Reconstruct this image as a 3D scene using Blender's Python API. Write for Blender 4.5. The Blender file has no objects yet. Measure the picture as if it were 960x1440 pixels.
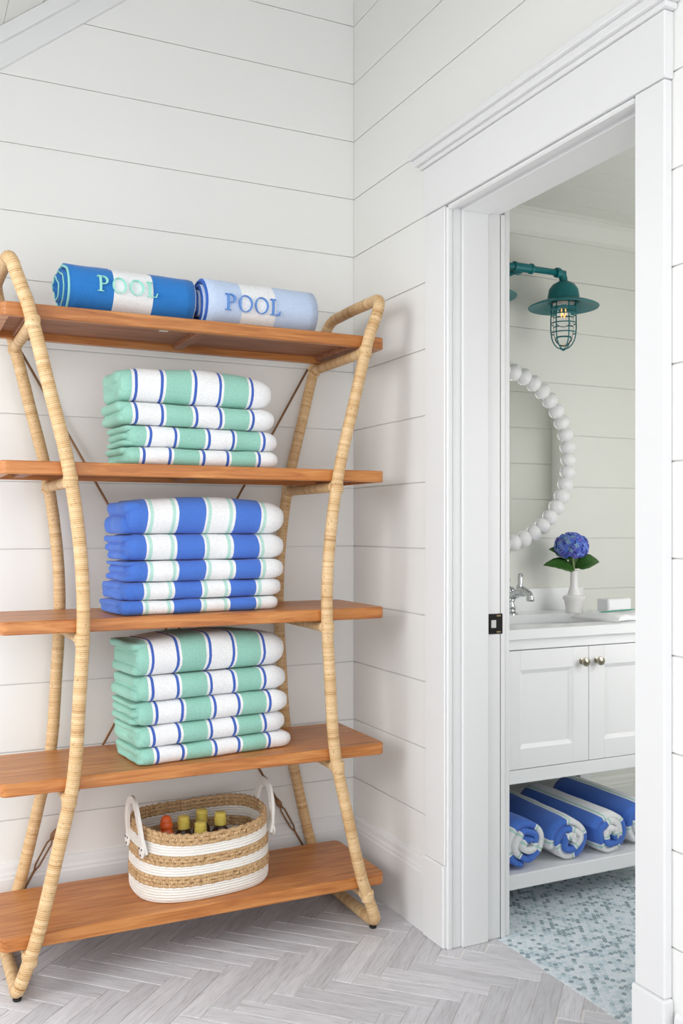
import bpy, math, random
from mathutils import Vector, Matrix, noise

# ------------------------------------------------------------------ camera, sky, light, exposure
SC = bpy.context.scene
COL = SC.collection
PI = math.pi
TH = math.atan2(636.0, 1330.0)                 # yaw of the camera away from +Y
cam_d = bpy.data.cameras.new('camera')
cam = bpy.data.objects.new('camera', cam_d)
COL.objects.link(cam)
cam.location = (-1.447, -2.929, 1.2)
cam.rotation_euler = (PI / 2, 0, -TH)
cam_d.sensor_fit = 'HORIZONTAL'
cam_d.sensor_width = 36.0
cam_d.lens = 1330.0 / 960.0 * 36.0
cam_d.shift_y = 22.0 / 960.0
cam_d.clip_start = 0.05
SC.camera = cam

world = bpy.data.worlds.new('sky')
SC.world = world
world.use_nodes = True
bg = world.node_tree.nodes['Background']
bg.inputs[0].default_value = (0.95, 0.97, 1.0, 1)
bg.inputs[1].default_value = 1.15


def area_light(name, loc, target, sx, sy, power, col=(1, 1, 1)):
    d = bpy.data.lights.new(name, 'AREA')
    d.shape = 'RECTANGLE'
    d.size, d.size_y = sx, sy
    d.energy = power
    d.color = col
    o = bpy.data.objects.new(name, d)
    COL.objects.link(o)
    o.location = loc
    o.rotation_euler = (Vector(target) - Vector(loc)).to_track_quat('-Z', 'Y').to_euler()
    o['kind'] = 'helper'
    return o


area_light('window_daylight', (-4.2, -2.0, 2.1), (-0.2, -0.5, 1.3), 1.6, 1.6, 30, (1.0, 1.0, 0.99))
area_light('bathroom_front_fill', (1.15, -1.50, 1.3), (1.15, 0.0, 1.3), 0.78, 0.94, 5.0, (1.0, 0.99, 0.96))  # added fill lamp in an invented, unseen opening, brightens the vanity front
area_light('bathroom_side_fill', (1.985, -1.06, 1.55), (0.0, -1.06, 1.55), 0.66, 0.36, 0.55, (1.0, 0.99, 0.96))  # weak added fill lamp for the wall that the mirror reflects

vs = SC.view_settings
vs.view_transform = 'Standard'
vs.look = 'None'
vs.gamma = 1.0
vs.use_curve_mapping = False
vs.exposure = 0.86

# ------------------------------------------------------------------ helpers
RND = random.Random(11)


def lin(r, g, b):
    def f(c):
        c /= 255.0
        return c / 12.92 if c <= 0.04045 else ((c + 0.055) / 1.055) ** 2.4
    return (f(r), f(g), f(b), 1.0)


class MB:
    """collects verts / faces / one uv per vertex, then links one mesh object"""
    def __init__(s):
        s.v, s.f, s.uv, s.mi, s.col = [], [], [], [], []
        s.m = 0

    def add(s, verts, faces, uvs=None, col=None):
        n = len(s.v)
        s.v += [tuple(p) for p in verts]
        s.uv += list(uvs) if uvs else [(0.0, 0.0)] * len(verts)
        s.col += [col or (1, 1, 1, 1)] * len(verts)
        for f in faces:
            s.f.append(tuple(i + n for i in f))
            s.mi.append(s.m)
        return n

    def box(s, a, b, bev=0.0):
        x0, y0, z0 = a
        x1, y1, z1 = b
        if bev <= 0:
            v = [(x, y, z) for x in (x0, x1) for y in (y0, y1) for z in (z0, z1)]
            s.add(v, [(0, 1, 3, 2), (4, 6, 7, 5), (0, 4, 5, 1), (2, 3, 7, 6), (0, 2, 6, 4), (1, 5, 7, 3)])
            return
        # chamfered box: 24 verts
        idx, v = {}, []
        lo, hi = (x0, y0, z0), (x1, y1, z1)
        for cx in (0, 1):
            for cy in (0, 1):
                for cz in (0, 1):
                    c = (cx, cy, cz)
                    for ax in range(3):
                        p = [0, 0, 0]
                        for k in range(3):
                            e = lo[k] if c[k] == 0 else hi[k]
                            if k != ax:
                                e += bev if c[k] == 0 else -bev
                            p[k] = e
                        idx[(c, ax)] = len(v)
                        v.append(tuple(p))
        faces = []
        for ax in range(3):
            o = [k for k in range(3) if k != ax]
            for sd in (0, 1):
                q = []
                for (a1, a2) in ((0, 0), (1, 0), (1, 1), (0, 1)):
                    c = [0, 0, 0]
                    c[ax] = sd
                    c[o[0]], c[o[1]] = a1, a2
                    q.append(idx[(tuple(c), ax)])
                faces.append(tuple(q))
            for (a1, a2) in ((0, 0), (1, 0), (1, 1), (0, 1)):      # edge chamfers along ax
                c0, c1 = [0, 0, 0], [0, 0, 0]
                c0[ax], c1[ax] = 0, 1
                for c in (c0, c1):
                    c[o[0]], c[o[1]] = a1, a2
                c0, c1 = tuple(c0), tuple(c1)
                faces.append((idx[(c0, o[0])], idx[(c0, o[1])], idx[(c1, o[1])], idx[(c1, o[0])]))
        for cx in (0, 1):
            for cy in (0, 1):
                for cz in (0, 1):
                    c = (cx, cy, cz)
                    faces.append((idx[(c, 0)], idx[(c, 1)], idx[(c, 2)]))
        s.add(v, faces)

    def tube(s, pts, rad, n=12, caps=True, closed=False, squash=1.0, up=None):
        """round tube along a polyline; rad a number or list; uv = (angle, length)"""
        pts = [Vector(p) for p in pts]
        N = len(pts)
        rad = rad if isinstance(rad, (list, tuple)) else [rad] * N
        verts, uvs, faces = [], [], []
        L, prev = 0.0, None
        nrm = None
        for i, p in enumerate(pts):
            if closed:
                t = (pts[(i + 1) % N] - pts[i - 1])
            else:
                t = pts[min(i + 1, N - 1)] - pts[max(i - 1, 0)]
            t.normalize()
            if nrm is None:
                a = Vector(up) if up else (Vector((0, 0, 1)) if abs(t.z) < 0.9 else Vector((0, 1, 0)))
                nrm = (a - t * a.dot(t)).normalized()
            else:
                nrm = (nrm - t * nrm.dot(t)).normalized()
            bn = t.cross(nrm)
            if prev is not None:
                L += (p - prev).length
            prev = p
            for k in range(n):
                a = 2 * PI * k / n
                verts.append(p + (nrm * math.cos(a) * squash + bn * math.sin(a)) * rad[i])
                uvs.append((k / n, L))
        M = N if closed else N - 1
        for i in range(M):
            j = (i + 1) % N
            for k in range(n):
                k2 = (k + 1) % n
                faces.append((i * n + k, i * n + k2, j * n + k2, j * n + k))
        if caps and not closed:
            faces.append(tuple(range(n - 1, -1, -1)))
            faces.append(tuple((N - 1) * n + k for k in range(n)))
        s.add(verts, faces, uvs)

    def lathe(s, prof, n=24, c=(0, 0, 0), M=None, caps=True):
        """profile (r, z) turned about z through c (or through M)"""
        verts, faces = [], []
        for (r, z) in prof:
            for k in range(n):
                a = 2 * PI * k / n
                p = Vector((r * math.cos(a), r * math.sin(a), z))
                p = (M @ p) if M else p + Vector(c)
                verts.append(p)
        for i in range(len(prof) - 1):
            for k in range(n):
                k2 = (k + 1) % n
                faces.append((i * n + k, i * n + k2, (i + 1) * n + k2, (i + 1) * n + k))
        if caps:
            if prof[0][0] > 1e-5:
                faces.append(tuple(range(n - 1, -1, -1)))
            if prof[-1][0] > 1e-5:
                faces.append(tuple((len(prof) - 1) * n + k for k in range(n)))
        s.add(verts, faces)

    def prism(s, poly, axis, a0, a1):
        """polygon extruded along an axis; poly holds the two other coords in order"""
        n = len(poly)
        def mk(p, a):
            q = list(p)
            q.insert(axis, a)
            return tuple(q)
        v = [mk(p, a0) for p in poly] + [mk(p, a1) for p in poly]
        f = [tuple(range(n))[::-1], tuple(range(n, 2 * n))]
        f += [(i, (i + 1) % n, n + (i + 1) % n, n + i) for i in range(n)]
        s.add(v, f)

    def mesh(s, name, mats, smooth=False, fix=True):
        me = bpy.data.meshes.new(name)
        me.from_pydata(s.v, [], s.f)
        uvl = me.uv_layers.new(name='UVMap')
        vi = [0] * len(me.loops)
        me.loops.foreach_get('vertex_index', vi)
        flat = []
        for i in vi:
            flat += s.uv[i]
        uvl.data.foreach_set('uv', flat)
        if any(c != (1, 1, 1, 1) for c in s.col):
            ca = me.color_attributes.new('tint', 'FLOAT_COLOR', 'POINT')
            fl = []
            for c in s.col:
                fl += c
            ca.data.foreach_set('color', fl)
        for m in (mats if isinstance(mats, (list, tuple)) else [mats]):
            me.materials.append(m)
        me.polygons.foreach_set('material_index', s.mi)
        if smooth:
            me.polygons.foreach_set('use_smooth', [True] * len(me.polygons))
        if fix:
            import bmesh
            b = bmesh.new()
            b.from_mesh(me)
            bmesh.ops.recalc_face_normals(b, faces=b.faces)
            b.to_mesh(me)
            b.free()
        me.update()
        return me

    def build(s, name, mat, parent=None, smooth=False, loc=None, rot=None, auto=None, fix=True):
        o = bpy.data.objects.new(name, s.mesh(name, mat, smooth or auto is not None, fix))
        COL.objects.link(o)
        if loc:
            o.location = loc
        if rot:
            o.rotation_euler = rot
        if parent:
            o.parent = parent
        if auto is not None:
            shade_auto(o.data, auto)
        return o


def shade_auto(me, deg):
    import bmesh
    b = bmesh.new()
    b.from_mesh(me)
    lim = math.radians(deg)
    for e in b.edges:
        if len(e.link_faces) == 2 and e.calc_face_angle(0) > lim:
            e.smooth = False
    b.to_mesh(me)
    b.free()


def tag(o, label, cat, group=None):
    o['label'] = label
    o['category'] = cat
    if group:
        o['group'] = group
    return o


def thing(name, label, cat, loc=(0, 0, 0), rotz=0.0, group=None):
    o = bpy.data.objects.new(name, None)
    COL.objects.link(o)
    o.empty_display_size = 0.05
    o.location = loc
    o.rotation_euler = (0, 0, rotz)
    return tag(o, label, cat, group)


def struct(o, label=None):
    o['kind'] = 'structure'
    if label:
        o['label'] = label
    return o


def inst(name, me, parent, loc=(0, 0, 0), rot=(0, 0, 0)):
    o = bpy.data.objects.new(name, me)
    COL.objects.link(o)
    o.parent = parent
    o.location = loc
    o.rotation_euler = rot
    return o


def catmull(P, step):
    P = [Vector(p) for p in P]
    Q = [2 * P[0] - P[1]] + P + [2 * P[-1] - P[-2]]
    out = []
    for i in range(1, len(Q) - 2):
        p0, p1, p2, p3 = Q[i - 1:i + 3]
        n = max(1, int((p2 - p1).length / step))
        for k in range(n):
            t = k / n
            out.append(0.5 * ((2 * p1) + (p2 - p0) * t + (2 * p0 - 5 * p1 + 4 * p2 - p3) * t * t
                              + (3 * p1 - p0 - 3 * p2 + p3) * t ** 3))
    out.append(P[-1])
    return out


# ------------------------------------------------------------------ materials
def new_mat(name, col=(0.8, 0.8, 0.8, 1), rough=0.5, metal=0.0):
    m = bpy.data.materials.new(name)
    m.use_nodes = True
    b = m.node_tree.nodes['Principled BSDF']
    b.inputs['Base Color'].default_value = col
    b.inputs['Roughness'].default_value = rough
    b.inputs['Metallic'].default_value = metal
    return m, m.node_tree.nodes, m.node_tree.links, b


def noise_bump(m, scale, strength, dist=0.002, coord='Object', detail=2.0, stretch=None):
    N, L = m.node_tree.nodes, m.node_tree.links
    b = N['Principled BSDF']
    tc = N.new('ShaderNodeTexCoord')
    nz = N.new('ShaderNodeTexNoise')
    nz.inputs['Scale'].default_value = scale
    nz.inputs['Detail'].default_value = detail
    src = tc.outputs[coord]
    if stretch:
        mp = N.new('ShaderNodeMapping')
        mp.inputs['Scale'].default_value = stretch
        L.new(src, mp.inputs['Vector'])
        src = mp.outputs[0]
    L.new(src, nz.inputs['Vector'])
    bp = N.new('ShaderNodeBump')
    bp.inputs['Strength'].default_value = strength
    bp.inputs['Distance'].default_value = dist
    L.new(nz.outputs['Fac'], bp.inputs['Height'])
    L.new(bp.outputs[0], b.inputs['Normal'])
    return nz


def ramp(N, L, src, stops, interp='LINEAR'):
    r = N.new('ShaderNodeValToRGB')
    r.color_ramp.interpolation = interp
    e = r.color_ramp.elements
    while len(e) > 1:
        e.remove(e[-1])
    e[0].position, e[0].color = stops[0]
    for p, c in stops[1:]:
        x = e.new(p)
        x.color = c
    L.new(src, r.inputs[0])
    return r


def paint(name, col, rough):
    m, N, L, b = new_mat(name, col, rough)
    noise_bump(m, 60, 0.05, 0.001)
    return m


M_SHIP = paint('white_shiplap_paint', lin(240, 240, 237), 0.55)
M_TRIM = paint('white_trim_paint', lin(233, 233, 233), 0.38)
M_CEIL = paint('white_ceiling_paint', lin(236, 236, 232), 0.6)
M_BATHSHIP = paint('cream_shiplap_paint', lin(219, 219, 212), 0.5)
M_BACK = paint('gap_backing_paint', lin(225, 224, 220), 0.8)
M_CAB = paint('white_cabinet_lacquer', lin(243, 243, 244), 0.3)


def grain_mat(name, c_dark, c_mid, c_light, scale, stretch, rough, rnd=True, coat=0.0):
    m, N, L, b = new_mat(name, c_mid, rough)
    tc = N.new('ShaderNodeTexCoord')
    mp = N.new('ShaderNodeMapping')
    mp.inputs['Scale'].default_value = stretch
    vec = tc.outputs['Object']
    if rnd:
        oi = N.new('ShaderNodeObjectInfo')
        mu = N.new('ShaderNodeVectorMath')
        mu.operation = 'MULTIPLY_ADD'
        cmb = N.new('ShaderNodeCombineXYZ')
        for k in range(3):
            L.new(oi.outputs['Random'], cmb.inputs[k])
        L.new(cmb.outputs[0], mu.inputs[0])
        mu.inputs[1].default_value = (37.0, 23.0, 11.0)
        L.new(vec, mu.inputs[2])
        vec = mu.outputs[0]
    L.new(vec, mp.inputs['Vector'])
    nz = N.new('ShaderNodeTexNoise')
    nz.inputs['Scale'].default_value = scale
    nz.inputs['Detail'].default_value = 6
    nz.inputs['Roughness'].default_value = 0.6
    nz.inputs['Distortion'].default_value = 0.9
    L.new(mp.outputs[0], nz.inputs['Vector'])
    r = ramp(N, L, nz.outputs['Fac'], [(0.28, c_dark), (0.5, c_mid), (0.72, c_light)])
    out = r.outputs[0]
    if rnd:
        hv = N.new('ShaderNodeHueSaturation')
        mr = N.new('ShaderNodeMapRange')
        mr.inputs['To Min'].default_value = 0.88
        mr.inputs['To Max'].default_value = 1.09
        L.new(oi.outputs['Random'], mr.inputs['Value'])
        L.new(mr.outputs[0], hv.inputs['Value'])
        L.new(out, hv.inputs['Color'])
        out = hv.outputs[0]
    L.new(out, b.inputs['Base Color'])
    bp = N.new('ShaderNodeBump')
    bp.inputs['Strength'].default_value = 0.12
    bp.inputs['Distance'].default_value = 0.001
    L.new(nz.outputs['Fac'], bp.inputs['Height'])
    L.new(bp.outputs[0], b.inputs['Normal'])
    if coat:
        b.inputs['Coat Weight'].default_value = coat
        b.inputs['Coat Roughness'].default_value = 0.25
    return m


M_TEAK = grain_mat('teak_shelf_wood', lin(156, 88, 40), lin(190, 120, 60), lin(212, 148, 86), 9, (0.5, 7, 7), 0.42, True, 0.12)
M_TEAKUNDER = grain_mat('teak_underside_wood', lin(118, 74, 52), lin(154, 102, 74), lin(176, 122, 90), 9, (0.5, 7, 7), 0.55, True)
M_FLOOR = grain_mat('grey_wood_look_tile', lin(186, 184, 187), lin(211, 209, 213), lin(222, 221, 225), 5, (2.2, 22, 3), 0.5)
M_GROUT, _, _, _ = new_mat('pale_grout', lin(232, 229, 227), 0.9)
M_PGROUT, _, _, _ = new_mat('white_mosaic_grout', lin(228, 234, 238), 0.85)


def rattan_mat(name, c0, c1, c2):
    m, N, L, b = new_mat(name, c1, 0.5)
    uv = N.new('ShaderNodeUVMap')
    sp = N.new('ShaderNodeSeparateXYZ')
    L.new(uv.outputs[0], sp.inputs[0])
    cm = N.new('ShaderNodeCombineXYZ')
    L.new(sp.outputs[1], cm.inputs[0])
    oi = N.new('ShaderNodeObjectInfo')
    mu = N.new('ShaderNodeMath')
    mu.operation = 'MULTIPLY'
    mu.inputs[1].default_value = 50
    L.new(oi.outputs['Random'], mu.inputs[0])
    L.new(mu.outputs[0], cm.inputs[1])
    n1 = N.new('ShaderNodeTexNoise')
    n1.inputs['Scale'].default_value = 55
    n1.inputs['Detail'].default_value = 5
    n1.inputs['Roughness'].default_value = 0.75
    L.new(cm.outputs[0], n1.inputs['Vector'])
    r = ramp(N, L, n1.outputs['Fac'], [(0.25, c0), (0.42, c1), (0.7, c2)])
    # thin dark node marks
    n2 = N.new('ShaderNodeTexNoise')
    n2.inputs['Scale'].default_value = 150
    n2.inputs['Detail'].default_value = 2
    tc = N.new('ShaderNodeTexCoord')
    L.new(tc.outputs['Object'], n2.inputs['Vector'])
    r2 = ramp(N, L, n2.outputs['Fac'], [(0.0, (1, 1, 1, 1)), (0.62, (1, 1, 1, 1)), (0.70, (0.5, 0.36, 0.26, 1))])
    mx = N.new('ShaderNodeMix')
    mx.data_type = 'RGBA'
    mx.blend_type = 'MULTIPLY'
    mx.inputs[0].default_value = 0.7
    L.new(r.outputs[0], mx.inputs[6])
    L.new(r2.outputs[0], mx.inputs[7])
    # the thin shadowed seams between the turns of cane
    sn = N.new('ShaderNodeMath')
    sn.operation = 'MULTIPLY'
    sn.inputs[1].default_value = 2 * PI / 0.0052
    L.new(sp.outputs[1], sn.inputs[0])
    sn2 = N.new('ShaderNodeMath')
    sn2.operation = 'SINE'
    L.new(sn.outputs[0], sn2.inputs[0])
    r3 = ramp(N, L, sn2.outputs[0], [(0.0, (0.60, 0.47, 0.36, 1)), (0.22, (0.90, 0.87, 0.83, 1)), (0.6, (1, 1, 1, 1))])
    mx2 = N.new('ShaderNodeMix')
    mx2.data_type = 'RGBA'
    mx2.blend_type = 'MULTIPLY'
    rm = ramp(N, L, n1.outputs['Fac'], [(0.35, (0.85, 0.85, 0.85, 1)), (0.6, (0.25, 0.25, 0.25, 1))])
    L.new(rm.outputs[0], mx2.inputs[0])
    L.new(mx.outputs[2], mx2.inputs[6])
    L.new(r3.outputs[0], mx2.inputs[7])
    L.new(mx2.outputs[2], b.inputs['Base Color'])
    return m


M_RATTAN = rattan_mat('wrapped_rattan', lin(168, 118, 70), lin(222, 184, 132), lin(240, 212, 168))
M_ROD = new_mat('brown_brace_rod', lin(140, 102, 68), 0.5, 0.0)[0]
M_RUBBER = new_mat('black_rubber', lin(30, 28, 26), 0.7)[0]
M_STICKER = new_mat('white_paper_sticker', lin(225, 220, 214), 0.7)[0]


def towel_mat(name, stops, period, bump=0.35, offset=0.0):
    """stripes follow UV.x in metres"""
    m, N, L, b = new_mat(name, (1, 1, 1, 1), 0.95)
    uv = N.new('ShaderNodeUVMap')
    sp = N.new('ShaderNodeSeparateXYZ')
    L.new(uv.outputs[0], sp.inputs[0])
    tc = N.new('ShaderNodeTexCoord')
    nz = N.new('ShaderNodeTexNoise')
    nz.inputs['Scale'].default_value = 330
    nz.inputs['Detail'].default_value = 3
    L.new(tc.outputs['Object'], nz.inputs['Vector'])
    md = N.new('ShaderNodeMath')
    md.operation = 'MODULO'
    ad = N.new('ShaderNodeMath')
    ad.operation = 'ADD'
    ad.inputs[1].default_value = period * 50 + offset
    L.new(sp.outputs[0], ad.inputs[0])
    L.new(ad.outputs[0], md.inputs[0])
    md.inputs[1].default_value = period
    dv = N.new('ShaderNodeMath')
    dv.operation = 'DIVIDE'
    dv.inputs[1].default_value = period
    L.new(md.outputs[0], dv.inputs[0])
    r = ramp(N, L, dv.outputs[0], [(p / period, c) for p, c in stops], 'CONSTANT')
    r2 = ramp(N, L, nz.outputs['Fac'], [(0.32, (0.80, 0.82, 0.85, 1)), (0.60, (1.0, 1.0, 1.0, 1))])
    mx = N.new('ShaderNodeMix')
    mx.data_type = 'RGBA'
    mx.blend_type = 'MULTIPLY'
    mx.inputs[0].default_value = 0.8
    L.new(r.outputs[0], mx.inputs[6])
    L.new(r2.outputs[0], mx.inputs[7])
    L.new(mx.outputs[2], b.inputs['Base Color'])
    bp = N.new('ShaderNodeBump')
    bp.inputs['Strength'].default_value = bump
    bp.inputs['Distance'].default_value = 0.002
    L.new(nz.outputs['Fac'], bp.inputs['Height'])
    L.new(bp.outputs[0], b.inputs['Normal'])
    b.inputs['Sheen Weight'].default_value = 0.15
    return m


T_WHITE = lin(246, 246, 246)
T_GREEN = lin(154, 208, 190)
T_LINE = lin(62, 100, 190)
T_BLUE = lin(76, 122, 212)
T_MINT = lin(190, 228, 216)
T_PBLUE = lin(40, 124, 202)
T_SKY = lin(200, 217, 243)
T_AQUA = lin(160, 226, 216)
GREEN_STOPS = [(0, T_GREEN), (0.075, T_WHITE), (0.083, T_LINE), (0.0905, T_WHITE), (0.156, T_LINE), (0.1635, T_WHITE)]
BLUE_STOPS = [(0, T_BLUE), (0.080, T_WHITE), (0.087, T_MINT), (0.097, T_WHITE), (0.150, T_MINT), (0.160, T_WHITE)]
M_TGREEN = towel_mat('green_striped_terry', GREEN_STOPS, 0.1715)
M_TBLUE = towel_mat('blue_striped_terry', BLUE_STOPS, 0.169)
M_TROLL = towel_mat('blue_striped_terry_roll', [(0, T_BLUE), (0.085, T_WHITE), (0.091, T_MINT), (0.098, T_WHITE), (0.165, T_MINT), (0.172, T_WHITE)], 0.178, 0.5)
M_TPOOL1 = towel_mat('royal_blue_block_terry', [(0, T_PBLUE), (0.110, T_WHITE), (0.222, T_PBLUE)], 1.0)
M_TPOOL2 = towel_mat('sky_blue_block_terry', [(0, T_SKY), (0.100, T_WHITE), (0.206, T_SKY)], 1.0)
M_TREV = towel_mat('blue_terry_reverse', [(0, lin(70, 122, 206))], 1.0)
M_AQUA = new_mat('aqua_binding', T_AQUA, 0.8)[0]
M_BIND2 = new_mat('blue_binding', lin(58, 104, 190), 0.8)[0]
M_THREAD1 = new_mat('aqua_embroidery', lin(158, 226, 212), 0.75)[0]
M_THREAD2 = new_mat('blue_embroidery', lin(98, 146, 212), 0.75)[0]

# ------------------------------------------------------------------ the room
WB = -2.35          # where the room ends to the left
ZT = 3.6
GAP = 0.0030
PT = 0.0045          # shiplap thickness
PITCH = 0.1992


def slope_z(x):     # underside of the sloped ceiling
    return 2.655 + 0.797 * (x + 1.154)


# back wall: backing + planks cut by the roof slope
b = MB()
b.prism([(WB, 0), (0.19, 0), (0.19, ZT), (0.05, ZT), (WB, slope_z(WB))], 1, PT, 0.12)
wall_back = struct(b.build('wall_back', M_BACK), 'white shiplap wall behind the shelving unit')
z = 0.340 - 2 * PITCH
while z < ZT - 0.02:
    z0, z1 = max(z + GAP / 2, 0.0), min(z + PITCH - GAP / 2, ZT)
    xl0 = max(WB, -1.154 + (z0 - 2.655) / 0.797)
    xl1 = max(WB, -1.154 + (z1 - 2.655) / 0.797)
    if z1 > 0.01 and xl1 < -0.06:
        b = MB()
        e = 0.0012
        b.prism([(xl0, z0), (0, z0), (0, z1), (xl1, z1)] if xl0 < -0.02 else [(xl0, z0), (0, z0), (xl1, z1)], 1, 0.0, PT)
        b.build('plank', M_SHIP, wall_back)
    z += PITCH

# right wall with the door opening; opening y -0.634 .. -1.387, head z 2.115
YL, YR, ZH = -0.634, -1.387, 2.115
WT = 0.181
YF = -3.6
b = MB()
b.box((PT, YL + 0.0125, 0), (WT, PT, ZT))
b.box((PT, YF, 0), (WT, YR - 0.0125, ZT))
b.box((PT, YR - 0.0125, ZH + 0.0125), (WT, YL + 0.0125, ZT))
wall_right = struct(b.build('wall_right', M_BACK), 'white shiplap wall with the bathroom doorway')
z = 0.340 - 2 * PITCH
while z < ZT - 0.02:
    z0, z1 = max(z + GAP / 2, 0.0), min(z + PITCH - GAP / 2, ZT)
    if z1 > 0.01:
        if z0 < 2.2:
            spans = [(-0.0005, -0.53), (-1.463, YF)]
        else:
            spans = [(-0.0005, YF)]
        for (ya, yb) in spans:
            b = MB()
            b.box((0.0, yb, z0), (PT, ya, z1), 0.001)
            b.build('plank', M_SHIP, wall_right)
    z += PITCH

b = MB()
b.box((WB - 0.1, YF, 0), (WB, -1.75, 2.2))  # unseen solid stretch added to hold light off the near casing
b.box((WB - 0.1, -1.75, 0), (WB, 0.0, 0.35))
struct(b.build('wall_left', M_SHIP), 'unseen white wall, added with a wide opening to shape the light')

# sloped plank ceiling
b = MB()
xa, xb = WB - 0.25, 0.0
XS = -1.75            # past here an added opening lets light in, except beside the back wall
b.prism([(XS, slope_z(XS) + 0.02), (xb, slope_z(xb) + 0.02), (xb, slope_z(xb) + 0.12), (XS, slope_z(XS) + 0.12)], 1, YF, 0.0)
b.prism([(xa, slope_z(xa) + 0.02), (XS, slope_z(XS) + 0.02), (XS, slope_z(XS) + 0.12), (xa, slope_z(xa) + 0.12)], 1, -0.7, 0.0)
ceil = struct(b.build('ceiling', M_BACK), 'white sloped plank ceiling')
ca = math.atan(0.797)
d = 0.0
n_ = int((xb - xa) / math.cos(ca) / 0.142)
for k in range(n_ + 1):
    s0 = k * 0.142 + 0.012 + GAP / 2
    s1 = s0 + 0.142 - GAP
    s1 = min(s1, (xb - xa) / math.cos(ca))
    if s1 <= s0:
        continue
    P = []
    for (s_, h_) in ((s0, 0.001), (s1, 0.001), (s1, 0.013), (s0, 0.013)):
        x = xa + s_ * math.cos(ca) - h_ * math.sin(ca)
        zz = slope_z(xa) + s_ * math.sin(ca) + h_ * math.cos(ca)
        P.append((x, zz))
    b = MB()
    b.prism(P, 1, YF if P[0][0] > XS else -0.7, -0.002)
    b.build('plank', M_CEIL, ceil)

# raking trim where the back wall meets the sloped ceiling
b = MB()
for (o0, o1, th) in ((0.0, 0.070, 0.016), (0.070, 0.118, 0.034)):
    P = [(WB, slope_z(WB) - 0.118 + o0), (-0.02, slope_z(-0.02) - 0.118 + o0), (-0.02, slope_z(-0.02) - 0.118 + o1), (WB, slope_z(WB) - 0.118 + o1)]
    b.prism(P, 1, -th, 0.0)
struct(b.build('trim_1', M_TRIM), 'white raking moulding under the sloped ceiling')

# herringbone floor
PW, PL = 0.0585, 0.2925
G2 = 0.0014
U0, V0 = -0.5028, 0.1648
R2 = math.sqrt(0.5)
XR, XL_, YB_, YT_ = 0.154, WB, YF, 0.0
b = MB()
b.box((XL_, YB_, -0.05), (XR, YT_, -0.0025))
floor = struct(b.build('floor', M_GROUT), 'grey wood look herringbone tile floor')


def clip(poly, ax, val, keep_less):
    out = []
    for i in range(len(poly)):
        p, q = poly[i], poly[(i + 1) % len(poly)]
        ip = (p[ax] <= val) if keep_less else (p[ax] >= val)
        iq = (q[ax] <= val) if keep_less else (q[ax] >= val)
        if ip:
            out.append(p)
        if ip != iq:
            t = (val - p[ax]) / (q[ax] - p[ax])
            out.append((p[0] + t * (q[0] - p[0]), p[1] + t * (q[1] - p[1])))
    return out


pm = MB()
pm.box((-PL / 2 + G2, -PW / 2 + G2, -0.008), (PL / 2 - G2, PW / 2 - G2, 0.0), 0.0008)
PLANK = pm.mesh('floor_tile', M_FLOOR)
rest = MB()
cand = []
for row in range(-3, 12):
    for i in range(-60, 60):
        for kind in (0, 1):
            ou = -row * PL
            if kind == 0:
                ua, ub = U0 + i * PW + ou, U0 + i * PW + PL + ou
                va, vb = V0 - (i + 1) * PW + ou, V0 - i * PW + ou
            else:
                ua, ub = U0 + i * PW + ou, U0 + (i + 1) * PW + ou
                va, vb = V0 - (i + 1) * PW - PL + ou, V0 - (i + 1) * PW + ou
            cor = [((u - v) * R2, (u + v) * R2) for u, v in ((ua, va), (ub, va), (ub, vb), (ua, vb))]
            if max(c[0] for c in cor) < XL_ or min(c[0] for c in cor) > XR:
                continue
            if max(c[1] for c in cor) < YB_ or min(c[1] for c in cor) > YT_:
                continue
            uc, vc = (ua + ub) / 2, (va + vb) / 2
            cand.append(((uc - vc) * R2, (uc + vc) * R2, kind, cor))
cand.sort(key=lambda c: (c[0] + 0.45) ** 2 + (c[1] + 0.7) ** 2)
made = 0
for (x, y, kind, cor) in cand:
    inside = all(XL_ < c[0] < XR and YB_ < c[1] < YT_ for c in cor)
    if made < 290 and inside:
        inst('floor_tile', PLANK, floor, (x, y, 0), (0, 0, PI / 4 if kind == 0 else -PI / 4))
        made += 1
        continue
    cx, cy = x, y
    poly = [(cx + (px - cx) * (1 - 2 * G2 / PW), cy + (py - cy) * (1 - 2 * G2 / PW)) for px, py in cor]
    for ax, val, less in ((0, XR, True), (0, XL_, False), (1, YT_, True), (1, YB_, False)):
        poly = clip(poly, ax, val, less)
        if len(poly) < 3:
            break
    if len(poly) < 3:
        continue
    if made < 290:
        a = PI / 4 if kind == 0 else -PI / 4
        loc = [((px - cx) * math.cos(a) + (py - cy) * math.sin(a), -(px - cx) * math.sin(a) + (py - cy) * math.cos(a)) for px, py in poly]
        t = MB()
        t.prism(loc, 2, -0.008, 0.0)
        inst('floor_tile', t.mesh('floor_tile', M_FLOOR), floor, (cx, cy, 0), (0, 0, a))
        made += 1
    else:
        rest.prism(poly, 2, -0.008, 0.0)
ro = rest.build('floor_tiles_beyond', M_FLOOR, floor)
ro['kind'] = 'stuff'

# baseboards
BB = [(0, 0), (-0.020, 0), (-0.020, 0.172), (-0.017, 0.178), (-0.017, 0.184), (-0.013, 0.192), (-0.011, 0.205), (-0.006, 0.214), (0, 0.216)]
b = MB()
b.prism([(y, z_) for (y, z_) in BB], 0, WB, 0.0)
struct(b.build('baseboard_back', M_TRIM), 'white moulded baseboard along the back wall')
b = MB()
b.prism([(x, z_) for (x, z_) in BB], 1, -0.518, -0.0205)
b.prism([(x, z_) for (x, z_) in BB], 1, YF, -1.49)
struct(b.build('baseboard_right', M_TRIM), 'white moulded baseboard along the doorway wall')

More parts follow.
